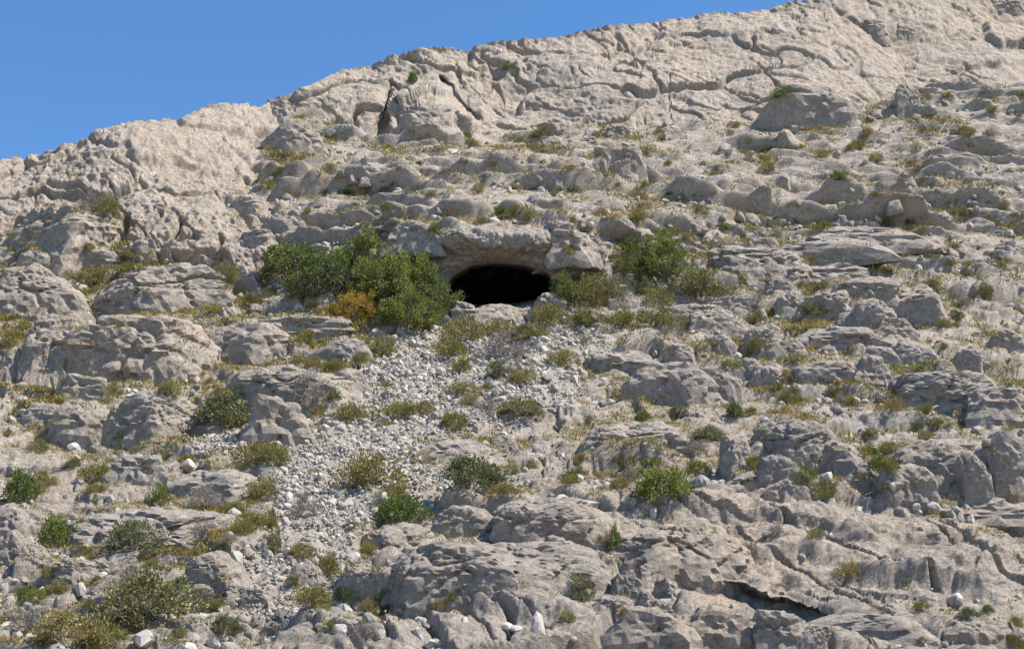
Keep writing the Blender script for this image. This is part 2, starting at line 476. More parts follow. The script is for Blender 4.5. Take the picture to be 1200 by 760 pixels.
# fractured blocks
_, e_b, r_b, t_b = worley(Pw * np.array((0.16, 0.22, 0.30), f32))
_, e_m, r_m, t_m = worley(Pw * np.array((0.42, 0.5, 0.72), f32) + 9)
_, e_s, r_s, t_s = worley((P + warp * 0.7) * np.array((1.15, 1.2, 1.8), f32) + 23)
_, e_h, r_h, t_h = worley((P + warp * 2.5) * np.array((0.075, 0.09, 0.13), f32) + 41)
def pillow(r_, t_, e_, w_, tl): return (0.25 + 0.9 * r_[:, 0] + t_ * tl) * (0.12 + 0.88 * sstep(0.0, w_, e_)) - 0.7
blk_h = pillow(r_h, t_h, e_h, 0.05, 0.9)
blk_b = pillow(r_b, t_b, e_b, 0.055, 0.9)
blk_m = pillow(r_m, t_m, e_m, 0.12, 1.0)
blk_s = pillow(r_s, t_s, e_s, 0.22, 1.1)
rough = fbm(P * 0.55 + 3, 5, 0.55)
finer = fbm(P * 2.3 + 13, 3, 0.6)
bulge = fbm(P * 0.065 + 2, 2)
def lines(p, w_): return np.exp(-(perlin(p) / w_) ** 2)
# grooves down the cliffs, leaning across to the right as they fall
gx = 0.72 * X + Z
al = X - 0.72 * Z
crk = lines(np.stack([gx * 0.20, al * 0.035, Y * 0.05], -1) + warp * 0.25, 0.022) * sstep(-.1, .25, perlin(P * 0.13 + 5))
crk2 = lines(np.stack([gx * 0.55, al * 0.08, Y * 0.12], -1) + warp * 0.3 + 7, 0.032) * sstep(0.0, .3, perlin(P * 0.2 + 15))
crk3 = lines(np.stack([X * 0.22, Z * 0.06, Y * 0.06], -1) + warp * 0.35 + 17, 0.03) * sstep(0.0, .3, perlin(P * 0.11 + 25))
chip = np.abs(perlin(P * 0.7 + warp + 3)) + 0.55 * np.abs(perlin(P * 1.7 + warp + 8))
fl_m = sstep(70, 10, (PY - sky_y[None, :])).ravel() * sstep(380, 480, PX).ravel()
flute = np.abs(perlin(np.stack([X * 0.45, Z * 0.10, Y * 0.1], -1) + warp * 0.2))
pit = np.clip(fbm(P * 1.3 + 51, 3) - 0.28, 0, 1)

zf = lambda a: a.ravel().astype(f32)
disp = np.zeros(len(P), f32)
butt = sstep(1.1, .7, ell(510, 135, 80, 50)).ravel().astype(f32)
slabby = np.maximum(sstep(560, 720, PX).ravel(), .9 * butt).astype(f32)      # the cliff turns into one smooth sweeping slab
disp += zf(z_up) * (bulge * (2.2 - 0.9 * slabby) - crk * 0.55 - crk2 * 0.42 - crk3 * 0.45 * (1 - .5 * slabby) + blk_h * (1.1 - .25 * slabby) * (1 - .6 * fl_m) + blk_b * 0.25 * gate * (1 - .5 * slabby) + rough * 0.13 + chip * (0.36 - .08 * slabby) + finer * 0.05 - fl_m * (0.5 - flute) * 0.6)
disp += zf(z_left) * (bulge * 1.7 - crk * 0.45 - crk3 * 0.5 + blk_h * 0.8 + blk_b * 0.12 + s_big * 0.12 * gate + rough * 0.12 + chip * 0.38 + finer * 0.09 - pit * 0.3)
disp += zf(z_terr) * (s_big * 1.3 + s_mid * 0.95 + s_thin * 0.2 + blk_b * 0.14 + blk_m * 0.16 + blk_s * 0.05 + chip * 0.12 + rough * 0.07 + bulge * 0.3)
rgt = sstep(620, 760, PX).ravel().astype(f32)
disp += zf(z_low) * (s_big * (0.42 + .5 * rgt) + s_mid * (.08 + .42 * rgt) + s_thin * .15 * rgt + blk_b * (0.60 - .25 * rgt) + blk_m * (0.34 - .10 * rgt) + blk_s * 0.10 + chip * 0.14 + rough * 0.09 + finer * 0.04)
disp += zf(z_scree) * (rough * 0.22 + blk_s * 0.08 + bulge * 0.25)
disp += zf(z_fg) * (s_dip * 0.75 - crk * 0.55 - crk2 * 0.25 + chip * 0.22 + blk_h * 0.75 + blk_b * 0.22 + blk_m * 0.06 * gate2 + rough * 0.11 + finer * 0.06 - pit * 0.25)
disp += zf(z_slab) * (blk_b * 0.45 + blk_m * 0.14 + rough * 0.14 + finer * 0.05 - pit * 0.2)
disp += zf(z_brow) * (blk_b * 0.25 + rough * 0.15 + chip * 0.2 + finer * 0.07 - pit * 0.2)
disp *= (1 - 0.75 * sstep(-14, -2, poly_sd(PX, PY, CAVE_POLY))).ravel().astype(f32)
edge_x = sstep(-300, -250, PX) * sstep(1500, 1450, PX)
DISP = g(disp)
_sm = blur(DISP, 1, 0, 1)
DISP = DISP + (_sm - DISP) * np.clip(z_terr + z_cliff + z_low, 0, 1) * 0.8
DISP = DISP + (blur(DISP, 2, 1, 1) - DISP) * z_terr * 0.7
SURF = base + NRM * DISP[..., None]

# throat of the cave: push the opening in, then leave the hole open
cave_sd = poly_sd(PX, PY, CAVE_POLY) + wx * 0.14
push = 5.0 * sstep(0, 4.5, cave_sd)
vd = SURF / np.linalg.norm(SURF, axis=2)[..., None]
SURF = SURF + vd * push[..., None]

# px, py, width, height (photograph pixels), shape, warmth, yaw degrees, name, label
ROCKS = [
 (38, 338, 112, 58, 'dome', .35, 10, 'Wide low dome rock below the beige cliff, smoothest of the row'),
 (195, 338, 152, 62, 'dome', .40, -8, 'Big rounded boulder with a shaded hollow in its underside'),
 (68, 402, 92, 80, 'dome', .45, 5, 'Rounded outcrop half, separated by a dark cleft from its longer twin'),
 (170, 404, 160, 82, 'dome', .50, -6, 'Long rounded outcrop with a steep pitted face beside a dark cleft'),
 (84, 262, 122, 54, 'dome', .55, -12, 'Rounded rock shoulder leaning on the beige cliff with twiggy bushes on top'),
 (50, 301, 56, 32, 'dome', .4, 0, 'Small rounded rock wedged under the cliff shoulder'),
 (104, 305, 76, 34, 'slab', .4, 10, 'Flat-fronted rock under the cliff shoulder beside a green tuft'),
 (288, 399, 112, 50, 'dome', .35, -10, 'Wedge-shaped rock with a dark notch next to the long outcrop'),
 (16, 428, 36, 46, 'spire', .4, 0, 'Upright tooth-shaped stone, the squatter of a pair'),
 (51, 433, 36, 48, 'spire', .4, 15, 'Upright tooth-shaped stone with a pointed top, taller of a pair'),
 (338, 446, 146, 44, 'dome', .35, -8, 'Long shaded ledge rock beside the scree gully with shrubs in front'),
 (405, 448, 52, 34, 'dome', .35, -20, 'Dark-faced rock end poking into the scree gully'),
 (402, 408, 64, 30, 'dome', .3, -25, 'Pale sloping rock below the orange bush'),
 (355, 378, 120, 26, 'slab', .35, -6, 'Long flat pale slab below the evergreen thicket'),
 (328, 495, 76, 64, 'block', .3, 12, 'Pale angular boulder beside a dark green shrub'),
 (172, 488, 110, 60, 'dome', .4, 5, 'Domed grey slab with a dark gully at one side'),
 (94, 494, 86, 52, 'dome', .4, 0, 'Sloping grey slab beside the domed slab, split off by a dark gully'),
 (52, 483, 50, 28, 'dome', .3, 0, 'Small smooth boulder among rubble below the tooth stones'),
 (96, 452, 60, 30, 'slab', .3, 10, 'Flat broken rock below the steep pitted outcrop'),
 (207, 438, 50, 24, 'slab', .3, 0, 'Low flat rock between grass tufts under the long outcrop'),
 (163, 548, 60, 38, 'block', .35, 8, 'Block with a shaded front on the cracked slab'),
 (252, 566, 116, 44, 'dome', .4, -6, 'Smooth low boulder with a blue-grey shaded flank beside the scree'),
 (175, 616, 214, 60, 'dome', .45, -3, 'Largest flat-topped boulder above the leafy lower shrubs'),
 (18, 612, 66, 52, 'dome', .4, 0, 'Sloping pale rock beside the bright green bush'),
 (14, 645, 42, 44, 'dome', .35, 0, 'Rounded rock stacked below the sloping pale rock'),
 (248, 661, 60, 32, 'dome', .4, 0, 'Rounded pale boulder below the flat-topped boulder'),
 (205, 642, 52, 26, 'slab', .4, 0, 'Half-buried grey rock behind a twiggy grey shrub'),
 (82, 663, 44, 22, 'block', .35, -10, 'Flat rectangular block with a dark square end'),
 (40, 655, 38, 38, 'dome', .35, 0, 'Pale rock piled beside the rectangular block'),
 (143, 652, 40, 17, 'dome', .35, 0, 'Small flat-bottomed boulder in front of the flat-topped boulder'),
 (113, 663, 28, 18, 'block', .3, 10, 'Small pale block standing beside the rectangular block'),
 (228, 727, 36, 20, 'dome', .3, 0, 'Pale rounded stone beside the largest leafy shrub'),
 (277, 692, 30, 20, 'block', .3, 30, 'Tilted pale stone in the lower scree'),
 (302, 700, 32, 20, 'block', .3, -10, 'Grey-white angular stone in the lower scree'),
 (318, 735, 24, 18, 'dome', .3, -10, 'Small upright stone low in the scree'),
 (20, 738, 28, 22, 'dome', .3, 0, 'Pale round stone beside the low olive shrubs'),
 (365, 672, 28, 30, 'spire', .3, 0, 'Leaning pale stone pointing up out of the scree'),
 (580, 366, 66, 26, 'dome', .45, -15, 'Pale humped rock on the sill of the cave'),
 (543, 361, 30, 16, 'block', .4, 0, 'Low white rock on the cave sill beside the thicket'),
 (648, 352, 44, 18, 'slab', .3, 24, 'Smooth sloping slab at the cave mouth under the green bush'),
 (617, 366, 36, 16, 'dome', .45, 0, 'Flat cream rock on the cave sill'),
 (665, 281, 58, 26, 'block', .25, 8, 'Grey rock shelf above the cave mouth'),
 (694, 305, 40, 36, 'block', .4, 5, 'Tall squared rock in the cave wall beside the evergreen bush'),
 (655, 266, 26, 14, 'block', .2, 10, 'Small dark block lying on the roof of the cave'),
 (727, 262, 26, 14, 'dome', .2, 0, 'Low grey stone on the slab above the evergreen pair'),
 (887, 280, 36, 20, 'block', .15, 5, 'Squared block perched on the end of a long ledge'),
 (880, 303, 140, 44, 'dome', .15, -4, 'Massive grey rounded outcrop under the perched block'),
 (950, 287, 104, 24, 'slab', .15, -12, 'Long narrow ledge running from the perched block'),
 (1012, 273, 112, 24, 'slab', .15, -6, 'Long broken ledge with pitted front above the narrow ledge'),
 (962, 318, 120, 24, 'slab', .15, -3, 'Flat ledge under the massive grey outcrop'),
 (852, 352, 72, 26, 'dome', .15, -4, 'Smooth elongated grey boulder beside the olive bush'),
 (820, 361, 50, 14, 'slab', .15, 0, 'Low flat rock in front of the olive bush'),
 (828, 369, 56, 20, 'dome', .15, 0, 'Low grey boulder under the smooth elongated one'),
 (910, 331, 28, 11, 'slab', .25, 0, 'Thin flat stone lying above the rounded boulders'),
 (925, 358, 42, 34, 'dome', .15, 0, 'Rounded boulder with a straight vertical side'),
 (972, 355, 56, 28, 'block', .2, -8, 'Broad grey boulder in the row under the ledges'),
 (1022, 366, 52, 34, 'dome', .2, 0, 'Grey boulder pressed against the largest of the row'),
 (1018, 338, 76, 28, 'slab', .2, -8, 'Rounded cap rock behind the row of boulders'),
 (1068, 354, 80, 44, 'dome', .25, -25, 'Largest sloping boulder of the row under the ledges'),
 (996, 374, 32, 20, 'dome', .15, 0, 'Small dark boulder at the foot of the row'),
 (1045, 381, 40, 17, 'block', .25, 0, 'Small cracked boulder at the foot of the largest'),
 (845, 402, 30, 24, 'dome', .15, 0, 'Round grey boulder on the rim of the gully'),
 (895, 396, 52, 36, 'dome', .15, -10, 'Grey hump behind the hollow-faced boulder'),
 (918, 408, 54, 34, 'dome', .2, 0, 'Boulder with a shaded hollow face'),
 (982, 396, 100, 30, 'slab', .15, -8, 'Long grey slab above the deep recess'),
 (966, 437, 80, 34, 'slab', .2, -14, 'Smooth sloping slab beside the deep recess'),
 (1017, 440, 46, 44, 'block', .15, 0, 'Dark squared rock at the deep recess'),
 (1098, 456, 140, 46, 'block', .2, -3, 'Wide grey block with a layered front'),
 (1170, 472, 80, 40, 'block', .2, 4, 'Rounded block next to the wide layered one'),
 (1030, 416, 38, 26, 'dome', .15, 0, 'Round dark boulder above the wide layered block'),
 (1070, 415, 50, 30, 'dome', .15, 0, 'Pitted boulder above the wide layered block'),
 (1136, 420, 37, 30, 'dome', .45, 0, 'Warm grey round boulder sitting alone on the slab'),
 (1180, 396, 40, 26, 'dome', .35, 0, 'Smooth boulder with a sloping back, upslope of the lone round one'),
 (796, 414, 42, 22, 'dome', .2, 0, 'Pale round boulder above the cracked block'),
 (728, 424, 86, 26, 'slab', .2, -4, 'Low flat rock shelf on the rim of the gully'),
 (785, 446, 110, 48, 'dome', .15, 8, 'Block split by several curved cracks beside the gully'),
 (840, 444, 50, 38, 'dome', .15, 0, 'Rounded rock with a grooved side behind the cracked block'),
 (878, 432, 34, 28, 'dome', .2, 0, 'Small pale boulder behind the smooth round one'),
 (900, 441, 42, 30, 'dome', .2, 0, 'Smooth round boulder between the cracked block and sloping slab'),
 (932, 516, 104, 60, 'dome', .2, -6, 'Large boulder with folded grooves down its side'),
 (985, 538, 56, 50, 'dome', .2, 5, 'Tall boulder next to the folded one'),
 (862, 533, 42, 42, 'block', .2, 5, 'Layered boulder standing beside a narrow pale stone'),
 (908, 548, 42, 36, 'dome', .25, 0, 'Cone-shaped boulder in front of the folded one'),
 (888, 526, 18, 20, 'dome', .25, 0, 'Narrow pale stone wedged by the layered boulder'),
 (1014, 560, 52, 36, 'dome', .2, 0, 'Low boulder at the end of the boulder cluster'),
 (1064, 563, 58, 44, 'block', .2, 0, 'Squat boulder with a flat front in the boulder cluster'),
 (1092, 540, 100, 52, 'dome', .2, -18, 'Long curved boulder arching over the cluster'),
 (1140, 556, 40, 56, 'dome', .2, -10, 'Leaning boulder with a steep shaded face'),
 (1175, 546, 70, 66, 'dome', .25, 0, 'Tall grooved boulder closing the cluster'),
 (1128, 526, 90, 26, 'slab', .2, 0, 'Rounded cap boulder on top of the cluster'),
 (1101, 566, 24, 20, 'dome', .25, 0, 'Small smooth stone leaning on the flat-fronted boulder'),
 (914, 570, 34, 16, 'slab', .35, 0, 'Flat pale stone lying below the cone-shaped boulder'),
 (936, 574, 20, 14, 'block', .2, 0, 'Small dark stone beside the flat pale one'),
 (745, 512, 134, 50, 'dome', .3, -6, 'Wide cracked bedrock boulder above the bright green shrub'),
 (540, 530, 100, 36, 'dome', .35, 4, 'Smooth slab half sunk in the scree above the dark shrub'),
 (592, 520, 34, 24, 'dome', .35, 0, 'Rounded boulder at the end of the sunken slab'),
 (475, 632, 92, 42, 'dome', .35, 8, 'Rounded overhanging rock at the corner of the big outcrop'),
 (546, 608, 74, 36, 'dome', .35, 0, 'Rounded hump on top of the big outcrop'),
 (640, 602, 126, 52, 'dome', .35, 0, 'Broad dome with a dark hollow on the big outcrop'),
 (530, 660, 136, 56, 'dome', .35, -4, 'Smooth tilted face of the big outcrop beside a shaded alcove'),
 (622, 655, 190, 66, 'dome', .4, 6, 'Main rough body of the big outcrop'),
 (798, 638, 170, 72, 'dome', .55, -3, 'Warm pitted bedrock shelf with a bulging front'),
 (425, 676, 50, 28, 'dome', .3, 0, 'Rounded boulder with chipped side in front of the big outcrop'),
 (457, 672, 30, 26, 'block', .3, 0, 'Dark block leaning in the alcove of the big outcrop'),
 (733, 683, 32, 34, 'block', .3, 10, 'Tall block in the rubble pile'),
 (757, 672, 30, 24, 'block', .3, 30, 'Squared block on top of the rubble pile'),
 (782, 668, 34, 26, 'block', .4, 0, 'Block with a faint rusty patch in the rubble pile'),
 (755, 702, 26, 24, 'dome', .3, 0, 'Rounded stone low in the rubble pile'),
 (780, 692, 34, 24, 'block', .3, -20, 'Grey slab-sided stone in the middle of the rubble pile'),
 (775, 714, 28, 22, 'block', .3, 20, 'Small angular stone at the foot of the rubble pile'),
 (800, 706, 24, 32, 'spire', .3, 0, 'Upright stone at the edge of the rubble pile'),
 (718, 706, 40, 20, 'slab', .35, 0, 'Low stone with a dark cleft under the rubble pile'),
 (762, 737, 98, 50, 'block', .35, -8, 'Big flat-topped block below the rubble pile'),
 (842, 738, 92, 54, 'block', .5, 14, 'Broad pale block with a slanting shaded side'),
 (912, 738, 70, 46, 'block', .5, -20, 'Tilted pale block split along a straight crack'),
 (958, 742, 40, 26, 'dome', .45, 0, 'Small rounded pale block beside the tilted one'),
 (1140, 738, 68, 34, 'block', .5, 4, 'Isolated blocky boulder resting on the bedrock slab'),
 (1020, 724, 110, 26, 'slab', .45, -24, 'Thin ledge stepping down the bedrock slab'),
 (1165, 600, 120, 34, 'slab', .4, -8, 'Low grey ledge at the upper edge of the bedrock slab'),
 (960, 124, 94, 52, 'dome', .45, 0, 'Huge solitary boulder at the foot of the upper cliff'),
 (1064, 114, 32, 28, 'dome', .3, 0, 'Grey boulder at the cliff foot near the huge solitary one'),
 (729, 182, 54, 38, 'block', .6, 0, 'Large warm-coloured block on the terraces below the cliff'),
 (706, 190, 14, 14, 'dome', .3, 0, 'Small pale stone leaning on the large warm block'),
 (648, 170, 38, 20, 'dome', .3, 0, 'Twin-humped boulder at the foot of the cliff'),
 (684, 166, 36, 16, 'slab', .3, 0, 'Low slab between the twin-humped boulder and the warm block'),
 (724, 153, 30, 14, 'block', .4, 0, 'Small block tucked under the cliff above the warm block'),
 (325, 129, 36, 24, 'block', .35, 0, 'Dark square rock standing on the skyline shoulder'),
 (352, 122, 30, 26, 'block', .45, 0, 'Pale rock column beside the dark square skyline rock'),
 (378, 126, 46, 30, 'dome', .5, 0, 'Rounded rock at the end of the skyline shoulder'),
 (345, 165, 76, 40, 'dome', .35, 0, 'Grooved grey rock hump below the skyline shoulder'),
 (288, 240, 42, 28, 'dome', .4, -20, 'Dark-faced rock on the edge of the beige cliff'),
 (335, 258, 58, 26, 'dome', .3, -25, 'Grey sloping rock above the evergreen thicket'),
 (300, 275, 40, 16, 'slab', .4, -20, 'Small slab just above the thicket'),
 (480, 272, 50, 24, 'block', .3, 0, 'Dark undercut rock beside the cave brow'),
 (1020, 32, 36, 20, 'dome', .55, -20, 'Dark pointed rock jutting from the cliff top'),
 (1056, 36, 30, 22, 'dome', .55, 0, 'Cone of rock near the jutting cliff-top point'),
 (1178, 6, 40, 24, 'dome', .55, 0, 'Dark overhanging block on the cliff crest'),
]
# soil and litter collect around the foot of the rocks
foot = np.zeros(sh)
for (px_, py_, w_, h_, *_r) in ROCKS:
    m_ = (np.abs(PX - px_) < w_ * .75) & (np.abs(PY - py_) < h_ * .85)
    if not m_.any(): continue
    e_ = np.sqrt(((PX[m_] - px_) / (w_ * .5)) ** 2 + ((PY[m_] - py_ - .12 * h_) / (h_ * .5)) ** 2)
    foot[m_] = np.maximum(foot[m_], sstep(.55, .9, e_) * sstep(1.5, 1.1, e_))
# hollows hold soil and grass
lowp = blur(blur(DISP, 7, 0), 9, 1)
hollow = sstep(0.02, -0.22, DISP - lowp)
veg_n = fbm(P * 0.18 + 91, 3).reshape(sh)
soil = np.clip(hollow * 0.75 + sstep(0.1, 0.6, veg_n) * 0.35 + foot * 0.45, 0, 1) * (1 - 0.75 * z_cliff) * (1 - 0.6 * z_fg) * (1 - z_brow) * (1 - 0.5 * z_scree)
warmth = 0.38 + 0.22 * z_up * sstep(1100, 500, np.abs(PX - 900)) * 1.2 + 0.22 * z_left + 0.22 * z_fg * sstep(600, 1000, PX) + 0.12 * z_slab + 0.5 * z_brow * sstep(290, 312, PY)
warmth -= 0.18 * z_low * sstep(700, 850, PX) + 0.1 * z_terr * sstep(600, 900, PX)
pale = z_scree * 0.85 + 0.12 * sstep(500, 200, PX) * z_low

# ------------------------------------------------------------------ build hill meshes by zone
nC = len(xs)
idx = np.arange(NROW * nC).reshape(NROW, nC)
quads = np.stack([idx[:-1, :-1], idx[:-1, 1:], idx[1:, 1:], idx[1:, :-1]], -1).reshape(-1, 4)
fc = lambda a: a[:-1, :-1].ravel()
hole = fc(cave_sd) > 5.0
reg = np.zeros(len(quads), int)
reg[fc(z_fg) > 0.5] = 3
reg[fc(z_scree) > 0.5] = 4
reg[fc(z_left) > 0.5] = 2
reg[fc(z_up) > 0.5] = 1
AT = dict(warm=np.clip(warmth, 0, 1).ravel(), soil=soil.ravel(), pale=pale.ravel())
VF = SURF.reshape(-1, 3)
REG = [('hillside', 'stepped grey limestone hillside with ledges and dry grass'),
       ('upper_cliff', 'smooth pale limestone cliff band along the skyline'),
       ('lower_cliff', 'beige massive rock wall beside the evergreen thicket'),
       ('bedrock_slab', 'broad cracked bedrock slab at the foot of the slope'),
       ('gully_floor', 'pale gully floor running down from the cave')]
for r, (nm, lb) in enumerate(REG):
    qd = quads[(reg == r) & ~hole]
    used, inv = np.unique(qd, return_inverse=True)
    me = mesh_np(nm, VF[used], inv.reshape(-1, 4), False, {k: v[used] for k, v in AT.items()})
    tag(obj(nm, me, M_ROCK), lb, kind='structure')

# far side of the ridge, and the valley floor the camera stands on
def sheet(name, rows, mat, label):
    R, C = len(rows), len(rows[0])
    V = np.array(rows).reshape(-1, 3)
    ii = np.arange(R * C).reshape(R, C)
    Fq = np.stack([ii[:-1, :-1], ii[:-1, 1:], ii[1:, 1:], ii[1:, :-1]], -1).reshape(-1, 4)
    n = len(V)
    me = mesh_np(name, V, Fq, True, dict(warm=np.full(n, 0.35), soil=np.full(n, 0.3), pale=np.full(n, 0.2)))
    return tag(obj(name, me, mat), label, kind='structure')
topr = SURF[-1]
rows = [topr + np.array((0, 1.2 * k + 0.35 * k * k, -0.10 * k - 0.16 * k * k)) for k in range(0, 14)]
sheet('ridge_back', rows, M_ROCK, 'far side of the rocky ridge')
botr = SURF[0]
rows = []
for k in range(0, 24):
    t = k / 23.0
    y = botr[:, 1] * (1 - t) + (-70) * t
    zt = botr[:, 2] * max(0, 1 - 4 * t) + (-1.75) * min(1, 4 * t)
    rows.append(np.stack([botr[:, 0] * (1 + 5 * t), y, zt + 0.12 * np.sin(botr[:, 0] * 0.7 + k) * (t > 0)], -1))
sheet('valley_floor', rows[::-1], M_ROCK, 'stony valley floor in front of the slope')

# cave interior: a wide low chamber running back into the hill
cc = to_world(np.array(586.0), np.array(336.0), float(np.median(D[(cave_sd > 0)])) + 1.6)
rings = []
NS = 48
for k, (dy, hw, hh, dx, dz) in enumerate([(0.6, 4.6, 2.5, 0, 0), (2.0, 5.0, 2.7, 0, -0.2), (4, 5.4, 2.5, -0.3, -0.8), (8, 5.6, 2.6, -1.0, -1.8), (13, 5.0, 2.3, -2.5, -3.0), (18, 3.6, 1.8, -4.5, -4.2), (21, 1.6, 0.9, -6, -4.8), (22, 0.05, 0.05, -6.3, -4.9)]):
    a = np.linspace(0, 2 * np.pi, NS, endpoint=False)
    ring = np.stack([cc[0] + dx + hw * np.cos(a), np.full(NS, cc[1] + dy), cc[2] + dz + hh * np.sin(a)], -1)
    nz = fbm((ring * 0.5).astype(f32), 3)
    ring += (np.stack([np.cos(a), 0 * a, np.sin(a)], -1)) * (nz[:, None] * 0.35 * (0 < k < 7))
    rings.append(ring)
V = np.concatenate(rings)
ii = np.arange(len(V)).reshape(-1, NS)
Fq = np.stack([ii[:-1], np.roll(ii, -1, 1)[:-1], np.roll(ii, -1, 1)[1:], ii[1:]], -1).reshape(-1, 4)
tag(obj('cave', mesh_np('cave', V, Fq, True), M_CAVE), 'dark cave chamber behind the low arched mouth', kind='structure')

# ------------------------------------------------------------------ which point of the hill lies under a photograph pixel
qx, qy, qd = to_pixel(VF)
inside = (qx > -20) & (qx < 1220) & (qy > -20) & (qy < 790) & (cave_sd.ravel() < 0.5)
S2 = 2.0
bw, bh = int(1240 / S2) + 1, int(810 / S2) + 1
bi = ((qx[inside] + 20) / S2).astype(int); bj = ((qy[inside] + 20) / S2).astype(int)
vi = np.nonzero(inside)[0]
order = np.argsort(-qd[vi])
ZB = np.full((bh, bw), -1, int)
ZB[bj[order], bi[order]] = vi[order]
def pick(px, py):
    i = int((px + 20) / S2); j = int((py + 20) / S2)
    for r in range(0, 14):
        a = ZB[max(0, j - r):j + r + 1, max(0, i - r):i + r + 1]
        a = a[a >= 0]
        if len(a):
            k = a[np.argmin((qx[a] - px) ** 2 + (qy[a] - py) ** 2)]
            return k
    return vi[0]
NF = grid_normals(blur(blur(SURF, 2, 0), 2, 1)).reshape(-1, 3)

# ------------------------------------------------------------------ rocks
ICO = {}
def ico(sub):
    if sub not in ICO:
        bm = bmesh.new(); bmesh.ops.create_icosphere(bm, subdivisions=sub, radius=1.0)
        bm.verts.ensure_lookup_table()
        ICO[sub] = (np.array([v.co[:] for v in bm.verts], f32), np.array([[v.index for v in f.verts] for f in bm.faces], np.int32))
        bm.free()
    return ICO[sub]

def rock_verts(seed, sub, rad, shape, R=None):
    r = np.random.default_rng(seed)
    d, Fc = ico(sub)
    if shape == 'block': k, p, base_n, jit = 6, 48, 6, 0.22
    elif shape == 'slab': k, p, base_n, jit = 8, 34, 6, 0.25
    elif shape == 'spire': k, p, base_n, jit = 9, 9, 4, 0.35
    else: k, p, base_n, jit = 15, 15, 4, 0.45
    ax = np.array([(1, 0, 0), (-1, 0, 0), (0, 1, 0), (0, -1, 0), (0, 0, 1), (0, 0, -1)], float)
    n1 = ax[:6] + r.normal(size=(6, 3)) * jit
    n1[:4, 2] = np.abs(n1[:4, 2]) * 0.9 + 0.12
    n1[5] = (0, 0, -1)
    n2 = r.normal(size=(k, 3)); n2[:, 2] = np.abs(n2[:, 2]) + 0.1
    n = np.concatenate([n1, n2]); n /= np.linalg.norm(n, axis=1)[:, None]
    dist = np.concatenate([np.append(r.uniform(0.74, 0.90, 5), 1.25), r.uniform(0.86, 1.08, k)])
    dots = np.clip(d @ n.T, 0, None) / dist
    rr = (dots ** p).sum(1) ** (-1.0 / p)
    v = d * rr[:, None].astype(f32)
    if shape == 'spire':
        v[:, :2] *= (1 - 0.35 * np.clip(v[:, 2:3], -0.3, 1))
    v[:, 2] = np.where(v[:, 2] < 0, v[:, 2] * 1.8, v[:, 2])
    if sub >= 3:   # bedding layers stand out or back
        nl = r.uniform(2.2, 3.6)
        lay = v[:, 2] * nl + 0.12 * v[:, 0] * r.normal() + 0.35 * fbm(v * 0.9 + r.uniform(0, 40, 3).astype(f32), 2) + r.uniform(0, 1)
        kk = np.floor(lay).astype(np.int64); fl = lay - kk
        a0 = _R[(kk * 31 + seed * 7) & 4095, 1]; a1 = _R[((kk + 1) * 31 + seed * 7) & 4095, 1]
        sx_ = 1 + (0.03 if shape in ('dome', 'spire') else 0.10) * ((a0 * (1 - sstep(.86, 1, fl)) + a1 * sstep(.86, 1, fl)) - .6)
        v[:, :2] *= sx_[:, None]
    v = (v * np.array(rad, f32))
    s = float(np.mean(rad))
    off = r.uniform(-50, 50, 3).astype(f32)
    q = v / s
    nrm = v / (np.linalg.norm(v, axis=1)[:, None] + 1e-6)
    a = fbm(q * 1.1 + off, 3) * 0.06
    if sub >= 3:
        _, e, rn, tl = worley(q * np.array((1.1, 1.1, 1.7), f32) + off)
        a = a + ((rn[:, 0] - 0.5) * 0.11 + tl * 0.10) * (0.38 if shape == 'dome' else 1.0) - 0.09 * np.exp(-(e / 0.06) ** 2)
        soft = 0.5 if shape == 'dome' else 1.0
        a = a + fbm(q * 4.0 + off, 3, 0.6) * 0.030 + soft * (np.abs(perlin(q * 1.9 + off)) + 0.5 * np.abs(perlin(q * 4.6 + off))) * 0.13 - 0.06
        st = v[:, 2] / s + 0.2 * fbm(q * 0.8 + off, 2)
        a = a - 0.035 * np.exp(-((st * 2.2 - np.round(st * 2.2)) / 0.09) ** 2)
    if sub >= 4:
        a = a + fbm(q * 11.0 + off, 3, 0.65) * 0.022
        _, e, rn, tl = worley(q * np.array((2.6, 2.6, 3.8), f32) + off + 7)
        a = a + (rn[:, 0] - 0.5) * 0.03 + tl * (0.026 if shape == 'dome' else 0.045) - 0.03 * np.exp(-(e / 0.09) ** 2)
    return v + nrm * (a * s)[:, None], Fc

def rock_mesh(seed, sub, rad, shape, warm, pale=0.0, soilv=0.0):
    v, Fc = rock_verts(seed, sub, rad, shape)
    n = len(v)
    return mesh_np('boulder', v, Fc, sub < 4, dict(warm=np.full(n, warm), pale=np.full(n, pale), soil=np.full(n, soilv)))

